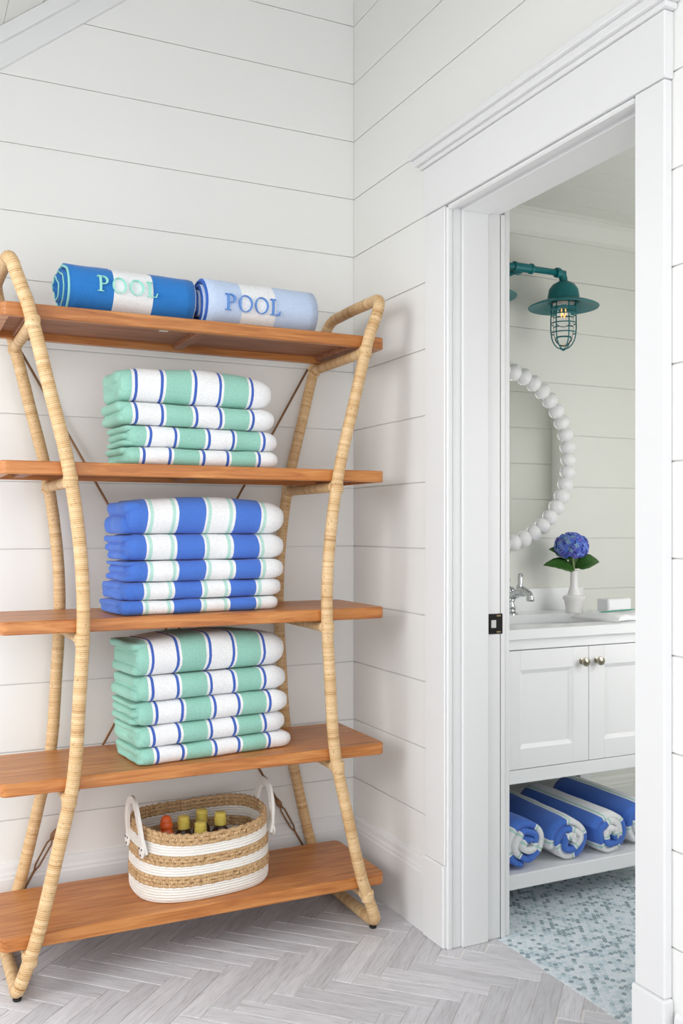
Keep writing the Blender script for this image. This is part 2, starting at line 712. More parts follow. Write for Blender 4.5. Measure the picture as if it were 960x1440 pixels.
# door surround
door = bpy.data.objects.new('door_1', None)
COL.objects.link(door)
struct(door, 'white cased doorway opening into the bathroom')


def dpart(name, boxes, mat=M_TRIM, bev=0.002, label=None):
    m = MB()
    for a_, b_ in boxes:
        m.box(a_, b_, bev)
    o = m.build(name, mat, door)
    if label:
        o['label'] = label
    return o


CF = -0.022
dpart('casing', [((CF, -0.628, 0.236), (0.0, -0.518, 2.117))], bev=0.003)
dpart('casing', [((CF, -1.474, 0.236), (0.0, -1.3875, 2.117))], bev=0.003)
dpart('plinth_block', [((CF - 0.007, -0.630, 0.0), (0.0, -0.515, 0.236))], bev=0.004)
dpart('plinth_block', [((CF - 0.007, -1.479, 0.0), (0.0, -1.3835, 0.236))], bev=0.004)
dpart('header_board', [((CF - 0.004, -1.478, 2.118), (0.0, -0.514, 2.255))], bev=0.002)
m = MB()
for (x0, z0, z1, ov) in ((-0.034, 2.256, 2.268, 0.012), (-0.046, 2.268, 2.288, 0.024), (-0.058, 2.288, 2.306, 0.036)):
    m.box((x0, -1.478 - ov, z0), (0.0, -0.514 + ov, z1), 0.003)
m.build('header_cap', M_TRIM, door)
# linings: first step, inner lining, rabbet
for (nm, x0, x1, off) in (('jamb_lining', 0.0, 0.030, 0.001), ('jamb_stop', 0.030, 0.119, 0.009), ('jamb_rabbet', 0.119, 0.166, 0.0)):
    dpart(nm, [((x0, YL - off, 0.0), (x1, YL + 0.012, ZH + 0.012))], bev=0.0025)
    dpart(nm, [((x0, YR - 0.012, 0.0), (x1, YR + off, ZH + 0.012))], bev=0.002)
    dpart(nm, [((x0, YR + off, ZH - off), (x1, YL - off, ZH + 0.012))], bev=0.0025)
# quarter bead along casing edge
dpart('bead', [((CF + 0.002, -0.640, 0.0), (-0.001, -0.630, 2.112))], bev=0.004)
dpart('bead', [((CF + 0.002, -1.3834, 2.104), (-0.001, -0.640, 2.1165))], bev=0.004)
# bathroom side casing edge
dpart('casing', [((WT, -0.632, 0.0), (WT + 0.02, -0.54, 2.16))], bev=0.003)
dpart('casing', [((WT, -1.44, 0.0), (WT + 0.02, -1.389, 2.16))], bev=0.003)
dpart('casing', [((0.1665, -0.6355, 0.0), (WT, -0.6337, 2.115))], bev=0.0003)
# black strike plate on the rabbet
m = MB()
m.box((0.123, YL - 0.003, 0.890), (0.1715, YL - 0.0002, 0.949), 0.001)
sp_ = m.build('strike_plate', new_mat('black_metal', lin(24, 22, 22), 0.4, 0.6)[0], door)
sp_['label'] = 'black metal strike plate'
m = MB()
m.box((0.131, YL - 0.0045, 0.908), (0.148, YL - 0.0025, 0.931), 0.001)
m.build('latch_hole', new_mat('pale_latch_hole', lin(205, 205, 205), 0.4)[0], sp_)
m = MB()
for zc_ in (0.896, 0.943):
    m.box((0.150, YL - 0.004, zc_ - 0.002), (0.164, YL - 0.0025, zc_ + 0.002))
m.build('screw', new_mat('brass_screw', lin(150, 130, 96), 0.4, 0.8)[0], sp_)

# ---- the bathroom shell
BX, BYF, BZ = 1.93, -1.44, 2.395
b = MB()
b.box((WT, PT, 0), (BX + 0.1, 0.12, BZ + 0.1))
wbb = struct(b.build('wall_bathroom_back', M_BACK), 'cream shiplap wall behind the mirror')
b = MB()
for (xa_, xb_, za_, zb_) in ((WT, 0.75, 0, BZ + 0.1), (1.55, BX + 0.1, 0, BZ + 0.1), (0.75, 1.55, 0, 0.82), (0.75, 1.55, 1.78, BZ + 0.1)):
    b.box((xa_, BYF - 0.1, za_), (xb_, BYF - PT, zb_))
wbf = struct(b.build('wall_bathroom_front', M_BACK), 'cream shiplap wall with an added light opening facing the mirror')
z = 0.362 - 2 * PITCH
while z < BZ:
    z0, z1 = max(z + GAP / 2, 0.0), min(z + PITCH - GAP / 2, BZ)
    if z1 > z0 + 0.01:
        b = MB()
        b.box((WT, 0.0, z0), (BX, PT, z1), 0.001)
        b.build('plank', M_BATHSHIP, wbb)
        b = MB()
        if z1 < 0.82 or z0 > 1.78:
            b.box((WT, BYF - PT, z0), (BX, BYF, z1), 0.001)
            b.build('plank', M_BATHSHIP, wbf)
        else:
            b.box((WT, BYF - PT, z0), (0.75, BYF, z1), 0.001)
            b.build('plank', M_BATHSHIP, wbf)
            b = MB()
            b.box((1.55, BYF - PT, z0), (BX, BYF, z1), 0.001)
            b.build('plank', M_BATHSHIP, wbf)
    z += PITCH
b = MB()
b.box((BX, BYF, 0), (BX + 0.1, PT, 1.2))
b.box((BX, BYF, 1.9), (BX + 0.1, PT, BZ))
b.box((BX, BYF, 1.2), (BX + 0.1, -1.26, 1.9))
b.box((BX, -0.86, 1.2), (BX + 0.1, PT, 1.9))
struct(b.build('wall_bathroom_right', M_BATHSHIP), 'cream end wall of the bathroom with an added light opening')
b = MB()
b.box((WT, BYF, BZ + 0.012), (BX, 0, BZ + 0.1))
cb = struct(b.build('ceiling_bathroom', M_BACK), 'cream plank bathroom ceiling')
y = 0.0
while y > BYF:
    b = MB()
    b.box((WT, max(y - 0.142 + GAP, BYF), BZ), (BX, y, BZ + 0.012), 0.001)
    b.build('plank', M_BATHSHIP, cb)
    y -= 0.142
b = MB()
b.prism([(0, BZ), (0, BZ - 0.09), (-0.012, BZ - 0.09), (-0.014, BZ - 0.075), (-0.028, BZ - 0.055), (-0.048, BZ - 0.030), (-0.052, BZ - 0.012), (-0.060, BZ - 0.010), (-0.060, BZ)], 0, WT, BX)
struct(b.build('trim_2', M_BATHSHIP), 'cream crown moulding above the mirror wall')
b = MB()
b.prism([(y_, z_) for (y_, z_) in BB], 0, WT, BX)
struct(b.build('baseboard_bathroom', M_BATHSHIP), 'cream moulded baseboard behind the vanity')
b = MB()
b.box((XR, BYF, -0.05), (BX, 0.0, -0.0015))
fb = struct(b.build('floor_bathroom', M_PGROUT), 'blue grey penny round mosaic floor')
# plain frames dressing the two added light openings of the bathroom
b = MB()
for (xa_, xb_, za_, zb_) in ((0.752, 0.782, 0.824, 1.776), (1.518, 1.548, 0.824, 1.776), (0.782, 1.518, 0.824, 0.854), (0.782, 1.518, 1.746, 1.776), (1.139, 1.161, 0.854, 1.746), (0.782, 1.139, 1.289, 1.311), (1.161, 1.518, 1.289, 1.311)):
    b.box((xa_, BYF - 0.040, za_), (xb_, BYF - 0.012, zb_), 0.002)
struct(b.build('added_window_1', M_TRIM), 'white frame of the added bathroom light opening facing the mirror')
b = MB()
for (ya_, yb_, za_, zb_) in ((-1.258, -1.230, 1.202, 1.898), (-0.890, -0.862, 1.202, 1.898), (-1.230, -0.890, 1.202, 1.230), (-1.230, -0.890, 1.870, 1.898)):
    b.box((BX + 0.012, ya_, za_), (BX + 0.040, yb_, zb_), 0.002)
struct(b.build('added_window_2', M_TRIM), 'white frame of the added light opening in the bathroom end wall')
M_PENNY, N_, L_, B_ = new_mat('glazed_penny_tile', (1, 1, 1, 1), 0.25)
at = N_.new('ShaderNodeAttribute')
at.attribute_name = 'tint'
L_.new(at.outputs['Color'], B_.inputs['Base Color'])
pen = MB()
pr = random.Random(5)
PP = 0.0160
tones = [(lin(226, 234, 240), 0.42), (lin(206, 221, 229), 0.26), (lin(180, 199, 207), 0.14), (lin(150, 168, 176), 0.18)]
row = 0
y = -0.02
NG = 10
cs = [(math.cos(2 * PI * k / NG), math.sin(2 * PI * k / NG)) for k in range(NG)]
fo = [tuple(range(NG))] + [(k, NG + k, NG + (k + 1) % NG, (k + 1) % NG) for k in range(NG)]
while y > BYF + 0.01:
    x = XR + 0.010 + (PP / 2 if row % 2 else 0)
    while x < 1.25:
        t = pr.random()
        for c, w in tones:
            t -= w
            if t <= 0:
                break
        r_ = PP * 0.46
        v = [(x + a * (r_ - 0.0006), y + q * (r_ - 0.0006), 0.0) for a, q in cs] + [(x + a * r_, y + q * r_, -0.0016) for a, q in cs]
        pen.add(v, fo, None, c)
        x += PP
    row += 1
    y -= PP * 0.866
po = pen.build('penny_tiles', M_PENNY, fb, fix=False)
po['kind'] = 'stuff'

# ------------------------------------------------------------------ the shelving unit
CXU = -0.646
unit = thing('shelving_unit', 'tall rattan and teak shelving unit with five shelves against the white wall', 'shelf')
PROF = [(1.80, .497), (1.75, .480), (1.56, .433), (1.36, .385), (1.155, .356), (.965, .347), (.755, .357), (.55, .372), (.385, .407), (.19, .453), (.10, .482)]
YFp, YBp = -0.430, -0.052
RP = 0.0172


def wrapped(path, r, seed, taper_ends=False):
    """a tube with the fine ridges of a cane wrap and a few thicker bindings"""
    rr = random.Random(seed)
    pts = catmull(path, 0.0026)
    rad = []
    for i in range(len(pts)):
        rad.append(r * (1.0 + (0.014 if i % 2 else -0.014)))
    k = 20
    while k < len(pts) - 20:
        if rr.random() < 0.5:
            for q in range(k, min(k + 3, len(pts))):
                rad[q] *= 1.03
        k += rr.randint(25, 90)
    m = MB()
    m.tube(pts, rad, 12)
    return m


def arc(p0, c, p1, n=6):
    """quadratic bend from p0 over corner c to p1"""
    p0, c, p1 = Vector(p0), Vector(c), Vector(p1)
    return [(1 - t) ** 2 * p0 + 2 * t * (1 - t) * c + t * t * p1 for t in [k / n for k in range(n + 1)]]


SHZ = [1.773, 1.371, 0.961, 0.551, 0.159]
for sgn in (1, -1):
    X_ = lambda off: CXU + sgn * off
    top = (X_(.526), YFp, 1.888)
    bot = (X_(.513), YFp, 0.021)
    front = [(X_(o), YFp, z_) for z_, o in PROF]
    a_top = arc((X_(.529), YFp + 0.045, 1.888), top, (X_(.514), YFp, 1.846), 5)
    a_bot = arc((X_(.500), YFp, 0.052), bot, (X_(.508), YFp + 0.045, 0.021), 5)
    wrapped(a_top + front + a_bot, RP, 3 + sgn).build('front_post', M_RATTAN, unit, True)
    back = [(X_(o), YBp, z_) for z_, o in PROF]
    b_top = arc((X_(.529), YBp - 0.06, 1.888), (X_(.526), YBp, 1.888), (X_(.513), YBp, 1.835), 5)
    b_bot = arc((X_(.500), YBp, 0.055), (X_(.510), YBp, 0.021), (X_(.508), YBp - 0.045, 0.021), 5)
    wrapped(b_top + back + b_bot, RP, 9 + sgn).build('back_post', M_RATTAN, unit, True)
    wrapped([(X_(.529), YFp + 0.045, 1.888), (X_(.529), (YFp + YBp) / 2, 1.890), (X_(.529), YBp - 0.06, 1.888)], RP, 20 + sgn).build('top_arm', M_RATTAN, unit, True)
    wrapped([(X_(.508), YFp + 0.045, 0.021), (X_(.508), (YFp + YBp) / 2, 0.021), (X_(.508), YBp - 0.045, 0.021)], RP, 24 + sgn).build('foot_rail', M_RATTAN, unit, True)
    for k, zs in enumerate(SHZ):
        zr = zs - 0.052
        # offset of the posts at this height
        for i in range(len(PROF) - 1):
            if PROF[i][0] >= zr >= PROF[i + 1][0]:
                t = (PROF[i][0] - zr) / (PROF[i][0] - PROF[i + 1][0])
                off = PROF[i][1] + t * (PROF[i + 1][1] - PROF[i][1])
        for yy, dy_ in ((YFp, 1), (YBp, -1)):
            m = MB()
            m.tube([(X_(off + 0.0), yy, zr - 0.017), (X_(off), yy, zr - 0.012), (X_(off), yy, zr - 0.004), (X_(off), yy, zr + 0.004), (X_(off), yy, zr + 0.012), (X_(off), yy, zr + 0.017)],
                   [RP * 1.02, RP * 1.13, RP * 1.09, RP * 1.14, RP * 1.10, RP * 1.02], 14)
            m.tube([(X_(off), yy + dy_ * 0.012, zr), (X_(off), yy + dy_ * 0.030, zr), (X_(off), yy + dy_ * 0.036, zr)], [RP * 1.02, RP * 1.0, RP * 0.9], 12)
            m.build('cane_binding', M_RATTAN, unit, True)
        wrapped([(X_(off), YFp + 0.010, zr), (X_(off), (YFp + YBp) / 2, zr), (X_(off), YBp - 0.010, zr)], RP * 0.88, 30 + k + 7 * sgn).build('shelf_rail', M_RATTAN, unit, True)
    m = MB()
    m.lathe([(0.009, 0.0), (0.011, 0.002), (0.011, 0.008)], 10, (X_(.508), YFp + 0.02, 0.0))
    m.build('foot_pad', M_RUBBER, unit)
    m = MB()
    m.lathe([(0.009, 0.0), (0.011, 0.002), (0.011, 0.008)], 10, (X_(.508), YBp - 0.03, 0.0))
    m.build('foot_pad', M_RUBBER, unit)

SX0, SX1, SY0, SY1 = -1.196, -0.096, -0.411, -0.075


def round_rect(x0, y0, x1, y1, r, n=5):
    P = []
    for (cx, cy, a0) in ((x1 - r, y1 - r, 0), (x0 + r, y1 - r, PI / 2), (x0 + r, y0 + r, PI), (x1 - r, y0 + r, 1.5 * PI)):
        for k in range(n + 1):
            a = a0 + PI / 2 * k / n
            P.append((cx + r * math.cos(a), cy + r * math.sin(a)))
    return P


def slab(m, x0, y0, x1, y1, z0, z1, r, bev):
    """rounded-corner board with softened top and bottom edges"""
    lv = [(bev, z0), (0, z0 + bev), (0, z1 - bev), (bev, z1)]
    rings = []
    for ins, zz in lv:
        rings.append([(p[0], p[1], zz) for p in round_rect(x0 + ins, y0 + ins, x1 - ins, y1 - ins, max(r - ins, .001))])
    n = len(rings[0])
    v = [p for R in rings for p in R]
    f = [tuple(range(n))[::-1], tuple(range(3 * n, 4 * n))]
    for i in range(3):
        f += [(i * n + k, i * n + (k + 1) % n, (i + 1) * n + (k + 1) % n, (i + 1) * n + k) for k in range(n)]
    m.add(v, f)


for k, zs in enumerate(SHZ):
    lh = 0.034
    m = MB()
    lv = [(0.0025, zs), (0.0, zs - 0.0025), (0.0, zs - lh + 0.0025), (0.0025, zs - lh), (0.024, zs - lh), (0.024, zs - 0.0122)]
    V, F = [], []
    for ins, zz in lv:
        V += [(p[0], p[1], zz) for p in round_rect(SX0 + ins, SY0 + ins, SX1 - ins, SY1 - ins, max(0.022 - ins, 0.001))]
    n = len(V) // len(lv)
    for i in range(len(lv) - 1):
        F += [(i * n + q, i * n + (q + 1) % n, (i + 1) * n + (q + 1) % n, (i + 1) * n + q) for q in range(n)]
    F += [tuple(range(n)), tuple(range(5 * n, 6 * n))[::-1]]
    m.add(V, F)
    sh = m.build('shelf', M_TEAK, unit)
    for xx in (-1.130, CXU - 0.02, -0.190):
        m = MB()
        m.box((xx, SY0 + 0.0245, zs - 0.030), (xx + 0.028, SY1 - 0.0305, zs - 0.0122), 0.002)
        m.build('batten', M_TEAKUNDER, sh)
    m = MB()
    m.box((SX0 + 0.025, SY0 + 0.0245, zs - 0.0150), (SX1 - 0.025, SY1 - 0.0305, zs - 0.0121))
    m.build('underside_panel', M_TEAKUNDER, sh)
    if k == 0:
        m = MB()
        m.box((-0.757, -0.312, zs - 0.0158), (-0.732, -0.282, zs - 0.0151))
        m.build('sticker', M_STICKER, sh)

# crossed brace rods with turnbuckles on the back of the unit
YR_ = -0.027
for (x0, z0, x1, z1) in ((-1.105, 1.728, -0.200, 0.138), (-0.187, 1.728, -1.092, 0.138)):
    sg = 1 if x1 > x0 else -1
    P0, P1 = Vector((x0, YR_ + 0.004 * sg, z0)), Vector((x1, YR_ + 0.004 * sg, z1))
    m = MB()
    m.tube([P0, P0.lerp(P1, 0.5), P0.lerp(P1, 0.90)], 0.0038, 8)
    rod = m.build('brace_rod', M_ROD, unit, True)
    m = MB()
    dr = (P1 - P0).normalized()
    c = P0.lerp(P1, 0.905)
    sd = dr.cross(Vector((0, 1, 0))).normalized()
    m.tube([c - dr * 0.018, c, c + dr * 0.012], [0.006, 0.010, 0.007], 8)
    for q in (-1, 1):
        m.tube([c + dr * 0.008, c + dr * 0.028 + sd * 0.007 * q, c + dr * 0.095 + sd * 0.006 * q, c + dr * 0.115], 0.0028, 6)
    m.tube([c + dr * 0.11, P1], 0.0036, 8)
    m.build('turnbuckle', M_ROD, rod, True)


# ------------------------------------------------------------------ folded towels
def vnoise(p, s, amp):
    return noise.noise(Vector(p) * s) * amp


def folded_towel(W, D, T, seed, u_shift, lobes, mat, dome=0.0):
    """a towel folded into a slab: front fold rounded, a layered left edge, a soft right end"""
    rr = random.Random(seed)
    m = MB()
    nu, nq = 46, 9
    eL, eR = min(0.030, T * 0.5), min(0.050, T * 0.75)
    off = Vector((seed * 3.1, seed * 1.7, 0))
    rings = []
    us = []
    for i in range(nu + 1):
        t = i / nu
        # denser at both ends
        u = W * (0.5 - 0.5 * math.cos(PI * t)) * 0.55 + W * t * 0.45
        us.append(u)
    for u in us:
        sL = 1.0
        if u < eL:
            sL = math.sqrt(max(0.0, 1 - ((eL - u) / eL) ** 2))
        sR = 1.0
        if u > W - eR:
            q = (u - (W - eR)) / eR
            sR = math.sqrt(max(0.0, 1 - q * q)) * 0.93 + 0.07
        b_ = T / 2 * (0.30 + 0.70 * sL) * (0.22 + 0.78 * sR)
        a_ = D / 2 - 0.022 * (1 - sL) - 0.030 * (1 - sR)
        fz = 0.0
        ring = []
        core = a_ - b_
        # front round, bottom, back round, top
        P = []
        for k in range(nq + 1):
            an = PI / 2 + PI * k / nq
            P.append((-core + b_ * math.cos(an) * 0.92, b_ * math.sin(an)))
        for k in range(1, 8):
            P.append((-core + 2 * core * k / 8, -b_))
        for k in range(nq + 1):
            an = -PI / 2 + PI * k / nq
            P.append((core + b_ * math.cos(an), b_ * math.sin(an)))
        for k in range(1, 8):
            P.append((core - 2 * core * k / 8, b_))
        for (yy, zz) in P:
            w = Vector((u, yy, zz)) + off
            top = max(0.0, zz / (T / 2))
            dy = vnoise(w, 14, 0.0045)
            # a shallow dimple on the top, stays inside the slab
            dz = -abs(vnoise(w + Vector((5, 5, 0)), 9, 0.006)) * top
            dz += dome * math.sin(PI * u / W) * max(0.0, (zz + T / 2) / T)
            ring.append((u + vnoise(w, 22, 0.002), yy + dy, zz + dz))
        rings.append(ring)
    n = len(rings[0])
    v = [p for R in rings for p in R]
    uv = []
    for i, R in enumerate(rings):
        for p in R:
            uv.append((min(max(us[i] + u_shift + vnoise((p[1] * 1.0, p[2], seed), 16, 0.0035), 0.003), 0.484), p[1]))
    f = [tuple(range(n))[::-1], tuple(range(nu * n, (nu + 1) * n))]
    for i in range(nu):
        f += [(i * n + k, i * n + (k + 1) % n, (i + 1) * n + (k + 1) % n, (i + 1) * n + k) for k in range(n)]
    m.add(v, f, uv)
    # the folded layers that show along the left edge
    zt = -T / 2
    hs = [rr.uniform(0.8, 1.25) for _ in range(lobes)]
    sc = T / sum(hs)
    for li, h in enumerate(hs):
        rz = h * sc / 2
        zc = zt + rz
        zt += 2 * rz
        rx = rr.uniform(0.022, 0.030)
        xc = rx - rr.uniform(0.002, 0.016)
        y0 = -D / 2 + rr.uniform(0.010, 0.032)
        y1 = D / 2 - rr.uniform(0.002, 0.02)
        ny, nr = 22, 14
        V, F, U = [], [], []
        for j in range(ny + 1):
            t = 0.5 - 0.5 * math.cos(PI * j / ny)
            yy = y0 + (y1 - y0) * t
            ed = min(yy - y0, y1 - yy)
            e = math.sqrt(max(0.0, 1 - (1 - ed / 0.022) ** 2)) if ed < 0.022 else 1.0
            e = max(e, 0.05)
            bulge = 1 + vnoise((yy, li * 2.0, seed), 14, 0.30)
            for k in range(nr):
                a = 2 * PI * k / nr
                px = xc + math.copysign(abs(math.cos(a)) ** 0.55, math.cos(a)) * rx * (0.5 + 0.5 * e) * bulge
                pz = zc + math.copysign(abs(math.sin(a)) ** 0.8, math.sin(a)) * rz * (0.35 + 0.65 * e) * 0.98 + vnoise((yy, li, seed + 3), 12, 0.002)
                pz = max(-T / 2 + 0.0005, min(T / 2 - 0.0045, pz))
                V.append((px, yy, pz))
                U.append((0.012, yy))
        for j in range(ny):
            F += [(j * nr + k, j * nr + (k + 1) % nr, (j + 1) * nr + (k + 1) % nr, (j + 1) * nr + k) for k in range(nr)]
        F += [tuple(range(nr))[::-1], tuple(ny * nr + k for k in range(nr))]
        m.add(V, F, U)
    return m


ORD = ['bottom', 'second from the bottom', 'middle', 'second from the top', 'top']
ORD4 = ['bottom', 'second from the bottom', 'second from the top', 'top']


def stack(zbase, x0, yc, specs, mat, colour, where, group, ords, ybase_rot, trim):
    z_ = zbase + 0.0005
    for i, (W, D, T, du, dx, dy, rot, lobes) in enumerate(specs):
        W, du, dx = W - trim, du + trim, dx + trim
        o = folded_towel(W, D, T, 100 + int(zbase * 50) + i, du, lobes, mat, 0.014 if i == len(specs) - 1 else 0.0).build('folded_towel', mat, None, True)
        o.location = (x0 + dx, yc + dy, z_ + T / 2)
        o.rotation_euler = (0, 0, math.radians(ybase_rot + rot))
        z_ += T + 0.0002
        tag(o, f'{colour} striped folded towel, {ords[i]} in the {where}', 'towel', group)


# W, D, T, stripe shift, dx, dy, rot, left layers
stack(SHZ[1], -0.885, -0.290, [
    (0.475, 0.205, 0.050, 0.022, -0.010, 0.000, 0.0, 2),
    (0.470, 0.205, 0.060, 0.012, -0.002, 0.006, 0.8, 3),
    (0.475, 0.205, 0.063, 0.029, -0.022, 0.000, -0.3, 2),
    (0.472, 0.205, 0.088, 0.029, -0.024, 0.000, 0.4, 2)],
    M_TGREEN, 'mint green', 'upper mint stack', 'green striped towels on the upper shelf', ORD4, 4.0, 0.018)
stack(SHZ[2], -0.900, -0.286, [
    (0.505, 0.215, 0.040, -0.005, -0.022, 0.000, 0.0, 2),
    (0.510, 0.215, 0.050, -0.001, -0.014, 0.000, 1.0, 2),
    (0.500, 0.215, 0.058, 0.002, 0.002, 0.000, -0.5, 3),
    (0.505, 0.215, 0.072, 0.003, -0.002, 0.000, 0.2, 3),
    (0.500, 0.215, 0.092, 0.003, 0.002, 0.000, -0.6, 2)],
    M_TBLUE, 'royal blue', 'blue stack', 'blue striped towels on the middle shelf', ORD, 5.0, 0.026)
stack(SHZ[3], -0.870, -0.284, [
    (0.492, 0.225, 0.047, 0.018, 0.004, 0.000, 0.0, 2),
    (0.480, 0.225, 0.058, 0.026, 0.000, 0.000, 1.0, 2),
    (0.484, 0.225, 0.066, 0.012, 0.000, 0.006, -1.5, 3),
    (0.482, 0.225, 0.069, 0.028, 0.000, 0.000, 0.6, 2),
    (0.480, 0.225, 0.096, 0.028, -0.002, 0.000, 1.2, 3)],
    M_TGREEN, 'mint green', 'lower mint stack', 'green striped towels on the lower shelf', ORD, 6.5, 0.020)


# ------------------------------------------------------------------ rolled towels
def spiral(turns, r0, R, th, squashz, n_per=40, wob=0.0, seed=0, lead=0.0):
    """centre line of a rolled sheet (outermost last) as (a, b) pairs with radii and arc length"""
    n = int(turns * n_per)
    pts = []
    for i in range(n + 1):
        t = i / n
        an = lead - (1 - t) * turns * 2 * PI
        r = r0 + (R - th / 2 - r0) * (t ** 0.9)
        w = 1 + wob * (1 - t) * noise.noise(Vector((math.cos(an) * 1.3, math.sin(an) * 1.3, seed + t * 1.5)))
        pts.append((math.cos(an) * r * w, math.sin(an) * r * w * squashz))
    return pts


def roll_mesh(pts, th, L, axis, nl, uvmode, bulge=0.0, seed=0, pinch=0.0, scale0=1.0):
    """sheet of thickness th along the spiral pts, extruded along an axis ('x' or 'y')"""
    m = MB()
    N = len(pts)
    P = [Vector((p[0], p[1])) for p in pts]
    nor = []
    arc_ = [0.0]
    for i in range(N):
        t = P[min(i + 1, N - 1)] - P[max(i - 1, 0)]
        t.normalize()
        nor.append(Vector((t.y, -t.x)))
        if i:
            arc_.append(arc_[-1] + (P[i] - P[i - 1]).length)
    total = arc_[-1]
    out_sign = 1 if nor[-1].dot(P[-1]) > 0 else -1
    V, U = [], []
    for side in (1, -1):
        for j in range(nl + 1):
            l = L * j / nl
            for i in range(N):
                d_ = th / 2 * side * out_sign
                q = P[i] + nor[i] * d_
                e = min(l, L - l)
                k = 1.0
                if pinch and e < pinch:
                    k = 1 - 0.06 * (1 - e / pinch) ** 2
                inner = 1 - i / (N - 1)
                lx = l - (bulge * inner if j == 0 else 0) 
                q = q * k
                q = q * (1 + 0.03 * noise.noise(Vector((q.x * 14, l * 14, seed))))
                if axis == 'x':
                    V.append((lx, q.x, q.y))
                else:
                    V.append((q.x, lx, q.y))
                U.append((l, arc_[i]) if uvmode == 'axis' else (total - arc_[i], l))
    S = (nl + 1) * N
    def ix(s_, j, i):
        return s_ * S + j * N + i
    F0, F1 = [], []
    for j in range(nl):
        for i in range(N - 1):
            F0.append((ix(0, j, i), ix(0, j, i + 1), ix(0, j + 1, i + 1), ix(0, j + 1, i)))
            F1.append((ix(1, j, i), ix(1, j + 1, i), ix(1, j + 1, i + 1), ix(1, j, i + 1)))
    for i in range(N - 1):
        F1.append((ix(0, 0, i), ix(1, 0, i), ix(1, 0, i + 1), ix(0, 0, i + 1)))
        F1.append((ix(0, nl, i), ix(0, nl, i + 1), ix(1, nl, i + 1), ix(1, nl, i)))
    for j in range(nl):
        F0.append((ix(0, j, N - 1), ix(1, j, N - 1), ix(1, j + 1, N - 1), ix(0, j + 1, N - 1)))
        F0.append((ix(0, j, 0), ix(0, j + 1, 0), ix(1, j + 1, 0), ix(1, j, 0)))
    m.add(V, F0, U)
    m.m = 1
    n0 = len(m.f)
    for f in F1:
        m.f.append(f)
        m.mi.append(1)
    return m


def letter_quads(ch):
    """serif capitals, unit height, as quads [(x,z)*4]"""
    Q = []
    def rect(x0, z0, x1, z1, nz_=4):
        for k in range(nz_):
            a, c = z0 + (z1 - z0) * k / nz_, z0 + (z1 - z0) * (k + 1) / nz_
            Q.append([(x0, a), (x1, a), (x1, c), (x0, c)])
    def band(f_out, f_in, n):
        for k in range(n):
            t0, t1 = k / n, (k + 1) / n
            Q.append([f_out(t0), f_out(t1), f_in(t1), f_in(t0)])
    if ch == 'P':
        rect(.12, 0, .25, 1, 8)
        rect(0, 0, .38, .05, 1)
        rect(0, .95, .12, 1, 1)
        rect(.25, .95, .36, 1, 1)
        rect(.25, .45, .36, .50, 1)
        band(lambda t: (.36 + .31 * math.cos(PI / 2 - PI * t), .725 + .275 * math.sin(PI / 2 - PI * t)),
             lambda t: (.36 + .18 * math.cos(PI / 2 - PI * t), .725 + .225 * math.sin(PI / 2 - PI * t)), 16)
        return Q, .70
    if ch == 'O':
        band(lambda t: (.45 + .45 * math.cos(2 * PI * t), .5 + .52 * math.sin(2 * PI * t)),
             lambda t: (.45 + .355 * math.cos(2 * PI * t), .5 + .475 * math.sin(2 * PI * t)), 32)
        return Q, .90
    rect(.12, 0, .25, 1, 8)
    rect(0, .95, .37, 1, 1)
    rect(0, 0, .12, .05, 1)
    rect(.25, 0, .62, .055, 1)
    Q.append([(.56, .055), (.62, .055), (.68, .27), (.64, .27)])
    return Q, .68


def pool_towel(label, loc, rot, L, R, sq, mat, rev, bindm, thread, tx, tz, th_, span, turns, seed, bind_front):
    t = thing('rolled_pool_towel', label, 'towel', loc, rot, 'rolled towels on the top shelf')
    th = 0.013
    S = spiral(turns, 0.010, R, th, sq, 44, 0.75, seed, lead=-PI * 0.42)
    m = roll_mesh(S, th, L, 'x', 12, 'axis', 0.030, seed)
    low = min(v[2] for v in m.v)
    m.v = [(v[0], v[1], v[2] - low) for v in m.v]
    m.build('towel_sheet', [mat, rev], t, True)
    # bound edge that spirals round the open end
    P, n = [], len(S)
    for i in range(0, n, 2):
        q = Vector(S[i]) * 1.0
        P.append((-0.030 * (1 - i / (n - 1)) - 0.002, q.x, q.y - low))
    mb = MB()
    mb.tube(P, [0.0022 + 0.0022 * max(0, (i / len(P) - 0.6) / 0.4) for i in range(len(P))], 6)
    mb.build('bound_edge', bindm, t, True)
    if bind_front:
        P = [(L + 0.001, Vector(S[i]).x, Vector(S[i]).y - low) for i in range(n - 46, n, 2)]
        mb = MB()
        mb.tube(P, 0.0035, 6)
        mb.build('bound_edge', M_TRIM, t, True)
    # embroidered letters wrapped on the front face
    # front profile of the roll: y for a given z
    outer = [v for v in m.v if abs(v[0] - L / 2) < L / 20 + 0.001]
    zmax = max(v[2] for v in outer)

    def surf(x_, z_):
        c = zmax / 2
        cy = 0.0
        kz = max(-0.999, min(0.999, (z_ - c) / (zmax / 2)))
        an = math.asin(kz)
        return Vector((x_, cy - R * math.cos(an), z_)), Vector((0, -math.cos(an), math.sin(an)))
    x_ = tx
    h = th_
    widths = [letter_quads(c)[1] for c in 'POOL']
    gap = (span / h - sum(widths)) / 3
    for ch in 'POOL':
        Q, w = letter_quads(ch)
        lm = MB()
        for q in Q:
            V = []
            for o_ in (-0.004, 0.0018):
                for (a, c) in q:
                    p, nn = surf(x_ + a * h, tz + (c - 0.5) * h)
                    V.append(p + nn * o_)
            lm.add(V, [(4, 5, 6, 7), (0, 3, 2, 1), (0, 1, 5, 4), (1, 2, 6, 5), (2, 3, 7, 6), (3, 0, 4, 7)])
        lo = lm.build('letter', thread, t)
        lo['label'] = f'embroidered capital {ch}'
        x_ += (w + gap) * h
    return t


